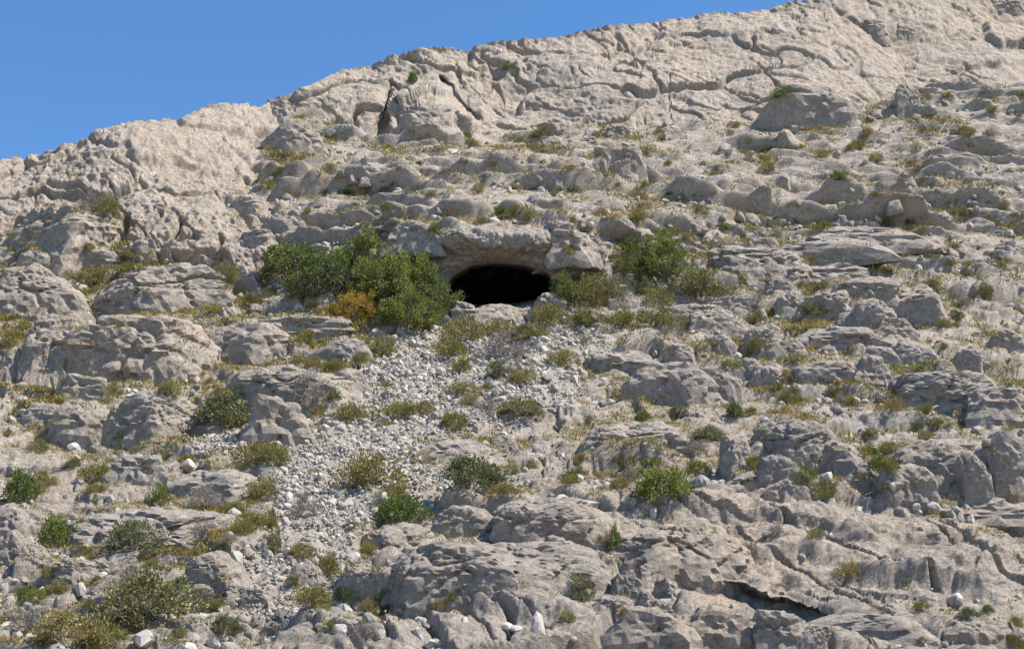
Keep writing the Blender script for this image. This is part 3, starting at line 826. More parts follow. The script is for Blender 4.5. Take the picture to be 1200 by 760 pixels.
RNAME = {'dome': 'boulder', 'block': 'rock_block', 'slab': 'rock_ledge', 'spire': 'standing_stone'}
RCAT = {'dome': 'boulder', 'block': 'rock', 'slab': 'rock ledge', 'spire': 'standing stone'}
rock_px = []
for k, (px, py, w, h, shp, wm, yaw, lab) in enumerate(ROCKS):
    kb = pick(px, py + 0.36 * h)
    d0 = qd[kb]
    ppm = F / d0
    rx = w / 2 / ppm * 1.14
    ky = {'dome': 0.72, 'block': 0.72, 'slab': 0.60, 'spire': 0.85}[shp]
    ry = min(rx * ky, 1.6 * h / ppm)
    hh = h / 2 / ppm * 1.34
    rz = math.sqrt(max(hh * hh - (ry * 0.30) ** 2, (0.62 * hh) ** 2))
    c = to_world(np.array(px, float), np.array(py + 0.10 * h), d0 + (0.45 if py > 160 or (900 < px < 1100 and py > 100) else 0.95) * ry)
    sub = 5 if w * h > 6000 else (4 if w > 24 else 3)
    me = rock_mesh(100 + k, sub, (rx, ry, rz), shp, wm, 0.15 if px < 450 and py > 450 else 0.0)
    o = obj(RNAME[shp], me, M_ROCK)
    o.location = c
    tl = {'dome': 14, 'block': 7, 'slab': 16, 'spire': 4}[shp]
    o.rotation_euler = (math.radians(tl), math.radians(-0.35 * yaw if False else 0), math.radians(yaw))
    tag(o, lab, RCAT[shp])
    rock_px.append((px, py, w, h))
RP = np.array(rock_px, float)
def on_rock(px, py, m=0.9):
    return bool(np.any(((px - RP[:, 0]) / (RP[:, 2] * 0.5 * m)) ** 2 + ((py - RP[:, 1]) / (RP[:, 3] * 0.5 * m)) ** 2 < 1))

bpy.context.view_layer.update()
DG = bpy.context.evaluated_depsgraph_get()
def hit(px, py):
    """what the photograph's pixel looks at: point, normal, object"""
    d = Vector(to_world(np.array(float(px)), np.array(float(py)), 1.0)).normalized()
    ok, loc, nor, fi, ob, mt = SC.ray_cast(DG, Vector((0, 0, 0)), d, distance=400)
    if not ok or ob.name == 'cave': return None
    return loc, nor, ob

# shared stones, placed one by one
ZN = {k: v.ravel() for k, v in dict(up=z_up, left=z_left, fg=z_fg, scree=z_scree, terr=z_terr, low=z_low, slab=z_slab, brow=z_brow).items()}
STONES = [rock_mesh(500 + i, 3, (1, r2, r3), s, w_, p_ * 0.4) for i, (r2, r3, s, w_, p_) in enumerate([
    (0.8, 0.6, 'block', .25, .3), (0.75, 0.55, 'dome', .3, .3), (0.9, 0.7, 'block', .2, .2), (0.7, 0.45, 'slab', .3, .4),
    (0.85, 0.65, 'dome', .2, .1), (0.8, 0.75, 'block', .35, .5), (0.65, 0.5, 'block', .3, .6), (0.7, 0.4, 'slab', .2, .1)])]
for s_ in STONES: s_.materials.append(M_ROCK)
def zone_of(k):
    px, py = qx[k], qy[k]
    if ZN['scree'][k] > 0.5: return 'gully'
    if ZN['fg'][k] > 0.5: return 'slab'
    if ZN['up'][k] > 0.4: return 'cliff'
    if ZN['left'][k] > 0.4: return 'wall'
    if py < 262: return 'terrace'
    if px > 560: return 'boulders'
    return 'domes'
import re
SHORT = []
for r_ in ROCKS:
    w_ = re.split(r',| with | beside | below | among | between | in front | behind | at the | on the | next to | leaning | near | of the | in the | above | under | lying | resting ', r_[7].lower())[0].split()
    SHORT.append(' '.join(w_[:7]))
SHORT = [sn if SHORT.count(sn) == 1 and len(sn.split()) > 2 else None for sn in SHORT]
def near_rock(px, py):
    d = np.hypot(np.maximum(np.abs(px - RP[:, 0]) - RP[:, 2] / 2, 0), np.maximum(np.abs(py - RP[:, 1]) - RP[:, 3] / 2, 0) * 1.6)
    for k in np.argsort(d):
        if d[k] > 26: return None
        if SHORT[k]: return SHORT[k]
    return None
STONE_LAB = {'gully': ' lying in the scree gully below the cave', 'slab': ' resting on the bedrock slab at the slope foot', 'cliff': ' perched on the upper cliff',
             'wall': ' caught on the beige rock wall', 'terrace': ' on the stepped terraces below the upper cliff', 'boulders': ' among the grey boulders below the terraces',
             'domes': ' among the rounded outcrops below the beige wall'}
placed = 0; tries = 0
r = np.random.default_rng(21)
while placed < 150 and tries < 4000:
    tries += 1
    px, py = r.uniform(2, 1198), r.uniform(110, 755)
    if on_rock(px, py, 1.05) or (500 < px < 670 and 255 < py < 372): continue
    k = pick(px, py)
    zn = zone_of(k)
    pr = {'gully': .8, 'slab': .12, 'cliff': 0.0, 'wall': 0.02, 'terrace': .9, 'boulders': .9, 'domes': .9}[zn]
    if r.random() > pr: continue
    wpx = r.uniform(11, 24) if zn != 'terrace' else r.uniform(9, 20)
    s = wpx / 2 / (F / qd[k]) * 1.05
    o = bpy.data.objects.new('loose_stone', STONES[r.integers(len(STONES))]); COL.objects.link(o)
    o.scale = (s, s * r.uniform(.8, 1.1), s * r.uniform(.75, 1.1))
    o.rotation_euler = (r.uniform(-.2, .4), r.uniform(-.3, .3), r.uniform(0, 6.28))
    hh_ = hit(px, py + wpx * .25)
    if hh_ is None: hh_ = (Vector(VF[k]), Vector((0, 0, 1)), None)
    o.location = hh_[0] + Vector((0, 0.30 * s, -0.05 * s))
    nr = near_rock(px, py)
    si = STONES.index(o.data)
    look = ('Small ' if wpx < 15 else '') + ('flat', 'rounded', 'angular')[2 if si in (0, 2, 5, 6) else 1 if si in (1, 4) else 0] + ' loose stone'
    look = look[0].upper() + look[1:]
    tag(o, look + (' beside the ' + nr if nr else STONE_LAB[zn]), 'stone', 'loose stones on the hillside')
    placed += 1

# ------------------------------------------------------------------ scree and rubble: too many to count
PEB = [rock_verts(900 + i, 2, (1.0, .8, .62), ('block', 'dome', 'block', 'slab')[i % 4]) for i in range(10)]
def pebbles(name, pts, nrm, sizes, mat, label, seed):
    rr = np.random.default_rng(seed)
    n = len(pts)
    A = rr.normal(size=(n, 3, 3)); Q, _ = np.linalg.qr(A)
    sc = np.stack([rr.uniform(.8, 1.25, n), rr.uniform(.65, 1.1, n), rr.uniform(.55, 1.1, n)], -1)
    d1, F1 = ico(1)
    VV, FF, s0 = [], [], 0
    small = sizes < 0.15
    for i in range(-1, len(PEB)):
        kk = np.nonzero(small)[0] if i < 0 else np.nonzero(~small & (np.arange(n) % len(PEB) == i))[0]
        if not len(kk): continue
        d, Fc = (d1, F1) if i < 0 else PEB[i]
        m = len(d)
        v = d[None] * sc[kk][:, None, :] * (rr.uniform(.72, 1.18, (len(kk), m, 1)) if i < 0 else 1.0)
        v = np.einsum('nij,nmj->nmi', Q[kk], v) * sizes[kk][:, None, None]
        v = v + (pts[kk] + nrm[kk] * (sizes[kk] * 0.25)[:, None])[:, None, :]
        VV.append(v.reshape(-1, 3)); FF.append((Fc[None] + (np.arange(len(kk)) * m)[:, None, None]).reshape(-1, 3) + s0)
        s0 += len(kk) * m
    me = mesh_np(name, np.concatenate(VV), np.concatenate(FF), False)
    return tag(obj(name, me, mat), label, kind='stuff')

def scatter(prob, n, seed, inframe=True):
    rr = np.random.default_rng(seed)
    p = prob.ravel().copy()
    # weight by true area per grid vertex in the picture: uniform per pixel
    p[(qx < -15) | (qx > 1215) | (qy > 790) | (cave_sd.ravel() > 0)] *= 0.0
    p /= p.sum()
    k = rr.choice(len(p), n, p=p)
    jit = rr.normal(size=(n, 3)) * 0.05
    return k, VF[k] + jit
UPN = NF * np.sign(NF[:, 2:3] + 1e-6)
patch = fbm(P * 0.30 + 7, 3).reshape(sh)
k1, p1 = scatter(z_scree * (0.35 + sstep(-0.25, 0.25, patch)) * (1 - 0.55 * sstep(590, 650, PY)), 27000, 3)
sz = np.clip(np.random.default_rng(5).lognormal(-2.78, 0.58, len(k1)), 0.035, 0.32) * np.clip(qd[k1] / 85.0, 0.72, 1.1)
pebbles('scree', p1, UPN[k1], sz, M_SCREE, 'pale broken scree filling the gully below the cave', 31)
pr = (hollow * 0.8 + 0.06) * (1 - z_cliff) * (1 - 0.85 * z_fg) * (1 - z_brow) * (1 - z_slab * 0.7) * (1 - 0.8 * z_scree) * (0.25 + sstep(-0.2, 0.4, patch))
k2, p2 = scatter(pr, 9000, 4)
sz = np.clip(np.random.default_rng(6).lognormal(-2.15, 0.50, len(k2)), 0.05, 0.40)
pebbles('rubble', p2, UPN[k2], sz, M_RUBBLE, 'small broken rubble lying in pockets over the hillside', 32)

# ------------------------------------------------------------------ plants
def leaf_quads(c, dirv, length, width, rr):
    """rhombus leaves: centre base c, direction dirv (n,3), returns verts, faces"""
    n = len(c)
    side = np.cross(dirv, rr.normal(size=(n, 3))); side /= np.linalg.norm(side, axis=1)[:, None] + 1e-9
    L = length[:, None]; Wd = width[:, None]
    v = np.stack([c, c + dirv * L * .5 + side * Wd * .5, c + dirv * L, c + dirv * L * .5 - side * Wd * .5], 1)
    f = np.arange(n * 4).reshape(n, 4)
    return v.reshape(-1, 3), f

def tubes(segs):
    """segs: list of (p0, p1, r0, r1) -> three-sided tapered twigs"""
    V, Fq = [], []
    for (a, b, r0, r1) in segs:
        a = np.array(a); b = np.array(b); d = b - a; d = d / (np.linalg.norm(d) + 1e-9)
        u = np.cross(d, (0.31, 0.87, 0.38)); u /= np.linalg.norm(u) + 1e-9; w_ = np.cross(d, u)
        s = len(V)
        for (p, rad) in ((a, r0), (b, r1)):
            for t in (0, 2.094, 4.189):
                V.append(p + (u * math.cos(t) + w_ * math.sin(t)) * rad)
        for i in range(3):
            j = (i + 1) % 3
            Fq.append((s + i, s + j, s + 3 + j, s + 3 + i))
    return np.array(V), np.array(Fq)

def unit(v): return v / (np.linalg.norm(v, axis=-1, keepdims=True) + 1e-9)

def bush(name, seed, mat, wid, hgt, nclump, nleaf, ll, lw, up=0.4, clump_r=0.22, bare=0.0, twigmat=None, hollow_low=0.0, ntwig=40):
    """dome of leaf clumps on branching twigs; half-width wid, height hgt in metres"""
    rr = np.random.default_rng(seed)
    # clump centres over an uneven dome
    th = rr.uniform(0, 2 * np.pi, nclump); cz = rr.uniform(hollow_low, 1, nclump) ** 0.8
    rad = np.sqrt(np.clip(1 - cz ** 2, 0, 1)) * rr.uniform(0.75, 1.08, nclump)
    depth = np.where(rr.random(nclump) < 0.3, rr.uniform(0.4, 0.8, nclump), rr.uniform(0.82, 1.05, nclump))
    C = np.stack([np.cos(th) * rad * wid, np.sin(th) * rad * wid, cz * hgt * rr.uniform(0.8, 1.06, nclump)], -1) * depth[:, None]
    lob = 1 + 0.22 * np.sin(th * 3 + rr.uniform(0, 6)) * np.sin(th * 2 + rr.uniform(0, 6))
    C[:, :2] *= lob[:, None]
    per = rr.integers(int(nleaf * .5), int(nleaf * 1.5), nclump)
    ci = np.repeat(np.arange(nclump), per); n = len(ci)
    cr = clump_r * wid * rr.uniform(.6, 1.3, nclump)
    off = unit(rr.normal(size=(n, 3))) * (rr.random(n) ** 0.45)[:, None] * cr[ci][:, None]
    pos = C[ci] + off * np.array((1, 1, .8))
    pos[:, 2] = np.maximum(pos[:, 2], 0.01)
    dirv = unit(unit(off) * 0.7 + unit(C[ci]) * 0.5 + np.array((0, 0, up)) + rr.normal(size=(n, 3)) * 0.35)
    V, Fq = leaf_quads(pos, dirv, ll * rr.uniform(.6, 1.3, n), lw * rr.uniform(.6, 1.3, n), rr)
    root = bpy.data.objects.new(name, None); COL.objects.link(root)
    obj('foliage', mesh_np('foliage', V, Fq, False), mat, root)
    segs = []
    sel = rr.choice(nclump, min(ntwig, nclump), replace=False)
    for s in sel:
        e = C[s]
        b = np.array((e[0] * .12, e[1] * .12, -0.12)); m = e * np.array((.5, .5, .42)) + rr.normal(size=3) * .06 * wid
        segs += [(b, m, .022 * wid, .014 * wid), (m, e, .014 * wid, .004 * wid)]
        for q_ in range(3):
            e2 = e + rr.normal(size=3) * cr[s] * .8 + unit(e) * cr[s] * .4
            segs.append((m * .35 + e * .65, e2, .007 * wid, .002 * wid))
    V, Fq = tubes(segs)
    obj('stems', mesh_np('stems', V, Fq, False), M_GREYT, root)
    if bare > 0:   # bare grey twigs showing through the lower crown
        nt_ = int(bare)
        th = rr.uniform(0, 2 * np.pi, nt_); z0 = rr.uniform(0.05, .62, nt_)
        p0 = np.stack([np.cos(th) * wid * rr.uniform(.5, .98, nt_), np.sin(th) * wid * rr.uniform(.5, .98, nt_), z0 * hgt], -1)
        dv = unit(unit(p0) * .6 + np.array((0, 0, .6)) + rr.normal(size=(nt_, 3)) * .55)
        V, Fq = leaf_quads(p0, dv, .17 * wid * rr.uniform(.5, 1.3, nt_), np.full(nt_, .012 * wid + .006), rr)
        obj('bare_twigs', mesh_np('bare_twigs', V, Fq, False), M_GREYT, root)
    return root

def grass(name, seed, mat, wid, hgt, nb, bw):
    rr = np.random.default_rng(seed)
    th = rr.uniform(0, 6.283, nb); rad = np.sqrt(rr.random(nb)) * wid * .55
    p = np.stack([np.cos(th) * rad, np.sin(th) * rad, np.full(nb, -.03)], -1)
    dv = unit(np.stack([np.cos(th) * rad / wid * 1.6, np.sin(th) * rad / wid * 1.6, np.full(nb, 1.0)], -1) + rr.normal(size=(nb, 3)) * .25)
    V, Fq = leaf_quads(p, dv, hgt * rr.uniform(.5, 1.15, nb), np.full(nb, bw), rr)
    return V, Fq

PROTO = {
 'evergreen': [bush('evergreen_shrub', 1, M_GREEN, 2.0, 2.6, 120, 110, .115, .065, .05, .15, 200, hollow_low=.10),
               bush('evergreen_shrub', 2, M_GREEN, 2.0, 2.3, 90, 100, .115, .065, .05, .15, 600, hollow_low=.30),
               bush('evergreen_shrub', 3, M_GREEN, 2.0, 2.8, 130, 110, .11, .06, .05, .14, 150, hollow_low=.08)],
 'leafy': [bush('leafy_shrub', 4, M_DARK, 1.2, 1.2, 80, 60, .095, .06, .2, .21, 60),
           bush('leafy_shrub', 5, M_DARK, 1.2, 1.0, 80, 60, .09, .055, .2, .21, 80),
           bush('leafy_shrub', 6, M_DARK, 1.2, 1.35, 72, 60, .09, .055, .2, .21, 60)],
 'olive': [bush('olive_shrub', 7, M_OLIVE, .7, .6, 60, 46, .075, .03, .35, .24, 16, ntwig=16),
           bush('olive_shrub', 8, M_OLIVE, .7, .5, 64, 44, .07, .03, .3, .24, 26, ntwig=16),
           bush('olive_shrub', 9, M_GRASSY, .7, .55, 60, 46, .08, .028, .5, .24, 8, ntwig=16),
           bush('olive_shrub', 10, M_OLIVE, .7, .62, 46, 54, .07, .032, .3, .27, 40, ntwig=16)],
 'dry': [bush('dry_shrub', 11, M_GREYT, .7, .7, 56, 34, .10, .018, .5, .27, 60, ntwig=40),
         bush('dry_shrub', 12, M_GREYT, .7, .6, 52, 34, .10, .018, .4, .28, 50, ntwig=40)],
 'green': [bush('green_shrub', 13, M_GREEN, .8, .7, 64, 48, .085, .045, .3, .24, 20, ntwig=16),
           bush('green_shrub', 14, M_GREEN, .8, .6, 60, 48, .085, .04, .3, .25, 26, ntwig=16)],
 'orange': [bush('orange_shrub', 15, M_ORANGE, 1.4, 1.5, 110, 70, .085, .05, .2, .16, 0)],
}
for i in range(3):
    V, Fq = grass('', 60 + i, None, .45, .36, 220, .016)
    rt = bpy.data.objects.new('grass_tuft', None); COL.objects.link(rt)
    obj('blades', mesh_np('blades', V, Fq, False), (M_STRAW, M_GRASSY, M_STRAW)[i], rt)
    PROTO.setdefault('tuft', []).append(rt)
PDIM = {'evergreen': (2.0, 2.5), 'leafy': (1.2, 1.2), 'olive': (.7, .57), 'dry': (.7, .65), 'green': (.8, .65), 'orange': (1.4, 1.5), 'tuft': (.45, .42)}
PCAT = {'evergreen': 'bush', 'leafy': 'shrub', 'olive': 'shrub', 'dry': 'shrub', 'green': 'shrub', 'orange': 'bush', 'tuft': 'grass tuft'}
used_p = {}
rp = np.random.default_rng(77)
def plant(kind, px, py, w, h, label, group=None, var=None):
    """px, py: centre of the plant; w, h its size in photograph pixels"""
    v = var if var is not None else int(rp.integers(len(PROTO[kind])))
    src = PROTO[kind][v]
    if used_p.get((kind, v)): o = copy_tree(src)
    else: o = src; used_p[(kind, v)] = True
    k = pick(px, min(py + 0.42 * h, 770))
    hp = hit(px, min(py + 0.42 * h, 770))
    P0 = np.array(hp[0]) if hp else VF[k].copy()
    ppm = F / (P0[1] * CP + P0[2] * SP)
    wd, hg = PDIM[kind]
    sx = w / 2 / ppm / wd; sz_ = max(h / ppm / hg * 0.85, 0.45 * sx)
    o.scale = (sx, sx * float(rp.uniform(.75, 1.0)), sz_)
    o.rotation_euler = (0, 0, float(rp.uniform(-.5, .5)) if kind == 'evergreen' else float(rp.uniform(0, 6.28)))
    loc = P0; loc[1] += 0.30 * sx * wd; loc[2] += 0.04 * sx * wd - 0.03
    o.location = loc
    tag(o, label, PCAT[kind], group)
    return o

PLANTS = [
 ('evergreen', 342, 310, 88, 66, 'Evergreen bush with bare grey twigs at the end of the thicket', 1),
 ('evergreen', 384, 318, 78, 66, 'Mostly bare twiggy evergreen in the middle of the thicket', 1),
 ('evergreen', 426, 306, 96, 76, 'Tallest bright green bush of the thicket', 0),
 ('evergreen', 362, 334, 66, 42, 'Grey twiggy bush low at the front of the thicket', 1),
 ('evergreen', 440, 334, 84, 66, 'Bushy green crown directly behind the orange bush', 2),
 ('evergreen', 474, 334, 90, 80, 'Dense green bush in the thick of the thicket', 2),
 ('evergreen', 504, 348, 64, 70, 'Green bush of the thicket growing against the cave mouth', 0),
 ('evergreen', 474, 364, 76, 48, 'Low evergreen at the foot of the thicket beside the scree', 0),
 ('olive', 312, 326, 34, 26, 'Small olive bush at the far tip of the thicket', 0),
 ('orange', 416, 359, 60, 42, 'Round orange-brown bush in front of the thicket', 0),
 ('evergreen', 728, 302, 66, 58, 'Dark green bush, denser of the pair beside the cave', 2),
 ('evergreen', 776, 302, 66, 62, 'Upright green bush with bare stems, paired with a denser one', 2),
 ('green', 660, 336, 36, 32, 'Bright green bush at the corner of the cave mouth', 0),
 ('green', 700, 318, 30, 22, 'Small green bush under the squared rock of the cave wall', 1),
 ('olive', 690, 342, 46, 36, 'Olive bush next to the bright green one by the cave', 0),
 ('olive', 676, 346, 44, 30, 'Olive-yellow bush filling the corner below the bright green one', 2),
 ('olive', 708, 338, 48, 34, 'Spreading olive bush in front of the dark green pair', 3),
 ('leafy', 752, 330, 46, 34, 'Brownish bush at the foot of the evergreen pair', 1),
 ('dry', 722, 340, 40, 30, 'Dry grey-brown shrub below the dark green bush', 0),
 ('leafy', 822, 328, 66, 46, 'Brownish-green bush beside the smooth elongated boulder', 1),
 ('olive', 770, 345, 44, 28, 'Olive shrub between the evergreen pair and the low rock', 1),
 ('leafy', 256, 478, 94, 52, 'Dark green shrub beside the pale angular boulder', 1),
 ('olive', 272, 494, 42, 24, 'Olive shrub leaning on the dark green one', 0),
 ('dry', 362, 456, 52, 36, 'Grey-green shrub in front of the long shaded ledge', 0),
 ('olive', 300, 528, 62, 30, 'Broad olive shrub below the pale angular boulder', 1),
 ('olive', 318, 534, 40, 26, 'Rounded olive shrub next to the broad one', 3),
 ('green', 20, 572, 42, 38, 'Bright green bush growing by the cracked slab', 0),
 ('olive', 108, 553, 44, 24, 'Yellow-green shrub on the cracked slab', 2),
 ('green', 186, 579, 32, 26, 'Small green bush above the flat-topped boulder', 1),
 ('dry', 240, 582, 48, 28, 'Dark twiggy shrub against the smooth low boulder', 0),
 ('olive', 308, 572, 40, 24, 'Olive cushion shrub beside the scree below the smooth low boulder', 1),
 ('green', 60, 624, 36, 34, 'Green shrub at the end of the flat-topped boulder', 0),
 ('leafy', 152, 630, 74, 36, 'Leafy shrub growing in front of the flat-topped boulder', 2),
 ('dry', 237, 621, 40, 24, 'Dark dry cushion on the flat-topped boulder', 1),
 ('leafy', 165, 704, 112, 64, 'Largest leafy green shrub low on the slope', 0),
 ('dry', 150, 683, 50, 34, 'Dead grey twigs behind the largest leafy shrub', 0),
 ('olive', 78, 738, 92, 42, 'Wide olive-grey shrub low on the slope', 3),
 ('olive', 118, 744, 54, 32, 'Yellowish shrub between the wide olive one and the leafy one', 2),
 ('dry', 30, 726, 44, 26, 'Grey shrub next to the pale round stone', 1),
 ('leafy', 262, 730, 46, 28, 'Dark small shrub low in the stony ground', 1),
 ('dry', 356, 592, 30, 30, 'Grey twiggy bush standing in the scree', 0),
 ('olive', 285, 616, 26, 16, 'Small cushion shrub beside the flat-topped boulder end', 1),
 ('leafy', 316, 637, 30, 24, 'Dark green shrub by a low rock in the lower scree', 2),
 ('olive', 352, 648, 36, 22, 'Olive shrub in the lower scree', 0),
 ('olive', 384, 662, 28, 28, 'Upright yellow-green shrub in the lower scree', 2),
 ('olive', 364, 700, 48, 28, 'Broad yellow-green shrub low in the scree', 2),
 ('leafy', 552, 550, 92, 48, 'Dense dark green shrub alone in the lower gully', 1),
 ('olive', 590, 574, 40, 16, 'Yellow grass-like shrub at the foot of the dense dark one', 2),
 ('olive', 430, 553, 76, 40, 'Large olive shrub in the gully', 3),
 ('olive', 462, 576, 44, 26, 'Rounded olive shrub below the large olive one', 1),
 ('dry', 446, 588, 32, 20, 'Grey cushion below the rounded olive shrub', 1),
 ('green', 468, 598, 60, 30, 'Bright green spreading shrub above the big outcrop', 0),
 ('olive', 528, 410, 44, 26, 'Yellow-olive shrub at the top of the gully', 2),
 ('dry', 592, 406, 64, 32, 'Purple-grey shrub at the top of the gully', 0),
 ('olive', 545, 388, 60, 32, 'Wide pale olive shrub in front of the cave', 3),
 ('olive', 586, 383, 46, 26, 'Yellowish shrub just below the cave sill', 1),
 ('leafy', 612, 388, 44, 22, 'Low green shrub below the cave sill', 1),
 ('olive', 644, 370, 46, 30, 'Round olive shrub in front of the cave slab', 0),
 ('olive', 628, 390, 40, 22, 'Grey-olive shrub under the round one', 3),
 ('olive', 690, 372, 48, 24, 'Yellow shrub in the hollow beside the cave', 2),
 ('olive', 726, 374, 46, 26, 'Tawny shrub in the hollow beside the cave', 2),
 ('olive', 770, 372, 60, 28, 'Spreading olive shrub above the grey rock shelf', 3),
 ('leafy', 584, 434, 32, 22, 'Dark cushion shrub in the middle of the gully', 2),
 ('olive', 612, 442, 40, 22, 'Olive shrub by a half buried boulder in the gully', 0),
 ('olive', 544, 455, 46, 20, 'Olive-yellow shrub in the middle of the gully', 1),
 ('leafy', 612, 474, 62, 28, 'Wide dark shrub in the gully', 1),
 ('dry', 570, 474, 36, 20, 'Dry shrub beside the wide dark one', 1),
 ('olive', 464, 482, 58, 24, 'Spreading olive shrub on the upper scree', 2),
 ('olive', 408, 485, 42, 22, 'Olive shrub at the scree edge by the ledge', 0),
 ('olive', 532, 494, 34, 28, 'Yellow-green cushion above the sunken slab', 2),
 ('olive', 660, 420, 36, 22, 'Olive shrub on the gully rim', 0),
 ('olive', 540, 428, 28, 20, 'Pale yellow cushion on the upper scree', 2),
 ('olive', 448, 405, 34, 26, 'Brown-olive shrub by the pale sloping rock', 3),
 ('leafy', 832, 505, 44, 24, 'Dark shrub behind the layered boulder', 1),
 ('dry', 812, 522, 36, 20, 'Brown dry shrub near the layered boulder', 1),
 ('green', 776, 569, 78, 36, 'Bright green low shrub at the edge of the bedrock slab', 0),
 ('olive', 820, 548, 30, 20, 'Olive tuft shrub beside the bright green low one', 2),
 ('leafy', 884, 562, 40, 14, 'Flat dark green shrub below the cone-shaped boulder', 1),
 ('olive', 965, 576, 42, 24, 'Olive shrub below the tall boulder', 0),
 ('olive', 945, 556, 36, 24, 'Yellow-green grass-like shrub between the boulders', 2),
 ('leafy', 1095, 494, 44, 18, 'Dark olive shrub below the wide layered block', 1),
 ('olive', 1045, 522, 30, 16, 'Olive shrub above the boulder cluster', 1),
 ('olive', 1048, 474, 36, 18, 'Dark olive shrub at the foot of the layered block', 3),
 ('leafy', 884, 370, 38, 20, 'Dark shrub between grey boulders of the row', 1),
 ('olive', 952, 360, 26, 20, 'Yellow shrub between two boulders of the row', 2),
 ('olive', 888, 405, 22, 20, 'Olive shrub wedged behind the hollow-faced boulder', 0),
 ('green', 483, 91, 14, 15, 'Lone green bush on the cliff near the skyline', 0),
 ('green', 596, 77, 22, 12, 'Small green bush on the fluted cliff crest', 1),
 ('leafy', 637, 153, 32, 18, 'Green shrub in the niche at the cliff foot', 1),
 ('olive', 555, 167, 14, 12, 'Yellow-green cushion at the foot of the cliff buttress', 2),
 ('green', 918, 108, 30, 14, 'Green shrub growing in a crack behind the huge solitary boulder', 1),
 ('dry', 104, 236, 24, 22, 'Grey leafless bush on the rock shoulder', 0),
 ('olive', 125, 242, 26, 22, 'Olive bush beside the grey leafless one on the rock shoulder', 0),
 ('olive', 158, 298, 42, 20, 'Yellow-green shrub at the foot of the beige wall', 2),
 ('dry', 252, 296, 20, 30, 'Leafless grey bush against the beige wall', 0),
 ('olive', 262, 318, 36, 20, 'Olive shrub under the beige wall by the leafless bush', 3),
 ('olive', 105, 325, 46, 24, 'Olive-brown shrub between two rounded boulders', 3),
 ('olive', 328, 200, 22, 14, 'Green cushion on the slope beside the beige wall', 2),
 ('olive', 312, 216, 26, 14, 'Dark olive cushion at the edge of the beige wall', 0),
 ('olive', 508, 268, 16, 22, 'Green sprig hanging beside the cave brow', 2),
 ('olive', 624, 252, 34, 14, 'Yellow shrub on the roof of the cave', 2),
 ('olive', 748, 252, 26, 14, 'Yellow-brown shrub on the slab above the evergreen pair', 1),
 ('leafy', 682, 690, 34, 30, 'Twiggy green shrub in the crack of the big outcrop', 2),
 ('green', 720, 628, 18, 30, 'Green sprigs in the cleft between the outcrops', 1),
 ('olive', 514, 706, 26, 14, 'Small green cushion on the lower bedrock', 1),
 ('olive', 450, 702, 26, 24, 'Dark shrub below the chipped boulder', 0),
 ('dry', 425, 738, 44, 20, 'Grey-brown shrub at the foot of the bedrock', 1),
 ('olive', 664, 722, 28, 14, 'Grey-green cushion on the lower bedrock', 3),
 ('olive', 998, 668, 36, 20, 'Grey-yellow shrub in a pocket of the bedrock slab', 3),
 ('dry', 912, 622, 26, 14, 'Dark dry cushion on the bedrock slab', 0),
 ('olive', 1190, 752, 26, 20, 'Yellow-green shrub beside the isolated blocky boulder', 2),
 ('dry', 1125, 655, 24, 14, 'Dark dry shrub on the bedrock slab', 1),
]
for (kd, px, py, w, h, lab, v) in PLANTS:
    plant(kd, px, py, w * 1.14, h * 1.12, lab, None, v)
PLP = np.array([(p[1], p[2], p[3], p[4]) for p in PLANTS], float)

WHERE = {'gully': 'in the scree gully', 'slab': 'in a crack of the bedrock slab', 'cliff': 'on the upper cliff', 'wall': 'on the beige rock wall',
         'terrace': 'on the stepped terraces below the upper cliff', 'boulders': 'among the grey boulders below the terraces',
         'domes': 'among the rounded outcrops below the beige wall'}
LOOK = {'olive': ['olive cushion shrub', 'flat olive shrub', 'yellow-green shrub', 'tall olive shrub'], 'dry': ['dry grey shrub', 'low dry grey shrub'], 'green': ['green shrub', 'low green shrub'], 'leafy': ['dark shrub', 'low dark shrub', 'tall dark shrub'], 'tuft': ['tuft of straw-coloured grass', 'tuft of yellow-green grass', 'tuft of straw-coloured grass']}
GRP = {'olive': 'small olive cushion shrubs', 'dry': 'small dry grey shrubs', 'green': 'small green shrubs', 'leafy': 'small dark shrubs', 'tuft': 'tufts of dry grass'}
hol = hollow.ravel()
placed = 0; tries = 0
while placed < 430 and tries < 14000:
    tries += 1
    px, py = rp.uniform(2, 1198), rp.uniform(100, 752)
    k = pick(px, py)
    zn = zone_of(k)
    pr = {'gully': .55, 'slab': .10, 'cliff': .03, 'wall': .06, 'terrace': .85, 'boulders': .9, 'domes': .9}[zn]
    if py < np.interp(px, [a[0] for a in SKY], [a[1] for a in SKY]) + 16: continue
    if rp.random() > pr * (0.15 + 0.85 * hol[k]) or on_rock(px, py, .95) or (515 < px < 655 and 265 < py < 365): continue
    if np.any((np.abs(px - PLP[:, 0]) < PLP[:, 2] * .45) & (np.abs(py - PLP[:, 1]) < PLP[:, 3] * .45)): continue
    u = rp.random()
    kd = 'olive' if u < .50 else 'dry' if u < .62 else 'tuft' if u < .88 else 'green' if u < .94 else 'leafy'
    sc_ = 1.0 if py > 330 else 0.75
    nr = near_rock(px, py)
    w = rp.uniform(13, 30) * sc_ * (.7 if kd == 'tuft' else 1)
    vr = int(rp.integers(len(PROTO[kd])))
    look = ('Small ' if w < 17 * sc_ else '') + LOOK[kd][vr]
    look = look[0].upper() + look[1:]
    plant(kd, px, py, w, w * rp.uniform(.5, .75), look + (' beside the ' + nr if nr else ' ' + WHERE[zn]), GRP[kd], vr)
    placed += 1
# unused prototypes leave the scene
for kd, lst in PROTO.items():
    for v, o in enumerate(lst):
        if not used_p.get((kd, v)):
            for ch in list(o.children): bpy.data.objects.remove(ch)
            bpy.data.objects.remove(o)

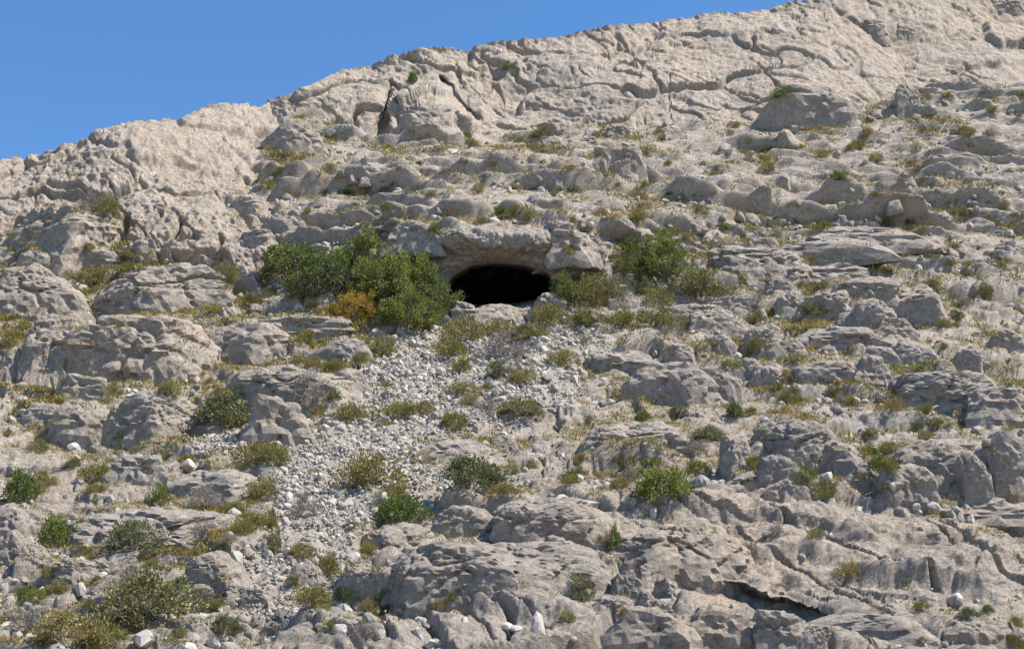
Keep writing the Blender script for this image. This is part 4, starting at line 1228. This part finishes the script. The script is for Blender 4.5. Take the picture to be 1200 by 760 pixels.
# low dry grass and herbs in the pockets: too many to count
def ground_cover(name, prob, n, seed, mat, wid, hgt, nb, bw, label):
    k, _p = scatter(prob, int(n * 1.9), seed)
    rr = np.random.default_rng(seed + 1)
    p = []
    for kk in k:
        if not (-15 < qx[kk] < 1215 and qy[kk] < 775): continue
        hp = hit(qx[kk] + rr.normal() * 2, qy[kk] + rr.normal() * 1.5)
        if hp is None or (hp[2].get('category') and rr.random() > 0.12) or hp[1].z < 0.25: continue
        p.append(hp[0][:])
        if len(p) >= n: break
    p = np.array(p); n = len(p)
    VV, FF, s = [], [], 0
    variants = [grass('', seed * 10 + i, None, wid, hgt, nb, bw) for i in range(6)]
    which = rr.integers(6, size=n); sc_ = rr.uniform(.5, 1.35, n) * np.clip(p[:, 1] / 85.0, .5, 1.15); an = rr.uniform(0, 6.28, n)
    for i in range(6):
        kk = np.nonzero(which == i)[0]
        V, Fq = variants[i]
        c, s_ = np.cos(an[kk])[:, None], np.sin(an[kk])[:, None]
        x = V[None, :, 0] * c - V[None, :, 1] * s_; y = V[None, :, 0] * s_ + V[None, :, 1] * c
        v = np.stack([x, y, np.repeat(V[None, :, 2], len(kk), 0)], -1) * sc_[kk][:, None, None] + p[kk][:, None, :]
        VV.append(v.reshape(-1, 3)); FF.append((Fq[None] + (np.arange(len(kk)) * len(V))[:, None, None]).reshape(-1, 4) + s)
        s += len(kk) * len(V)
    return tag(obj(name, mesh_np(name, np.concatenate(VV), np.concatenate(FF), False), mat), label, kind='stuff')
gp = np.clip(hollow + 0.9 * foot, 0, 1) * (1 - 0.93 * z_cliff) * (1 - 0.90 * z_fg) * (1 - z_brow) * (1 - 0.45 * z_scree) * (1 - .6 * z_slab) * (0.15 + sstep(-0.1, 0.4, veg_n) + 0.5 * foot)
ground_cover('dry_grass', gp, 9000, 200, M_STRAW, .54, .25, 13, .055, 'short yellow dry grass in pockets between the rocks')
gp = gp * (0.2 + sstep(-0.3, 0.3, fbm(P * 0.5 + 61, 2).reshape(sh)))
ground_cover('low_herbs', gp, 10000, 300, M_GRASSY, .60, .24, 13, .06, 'low olive-green herbs in pockets between the rocks')
print('OBJECTS_TRIS', len(bpy.data.objects), 'tris', sum(len(m.loops) - 2 * len(m.polygons) for m in bpy.data.meshes))
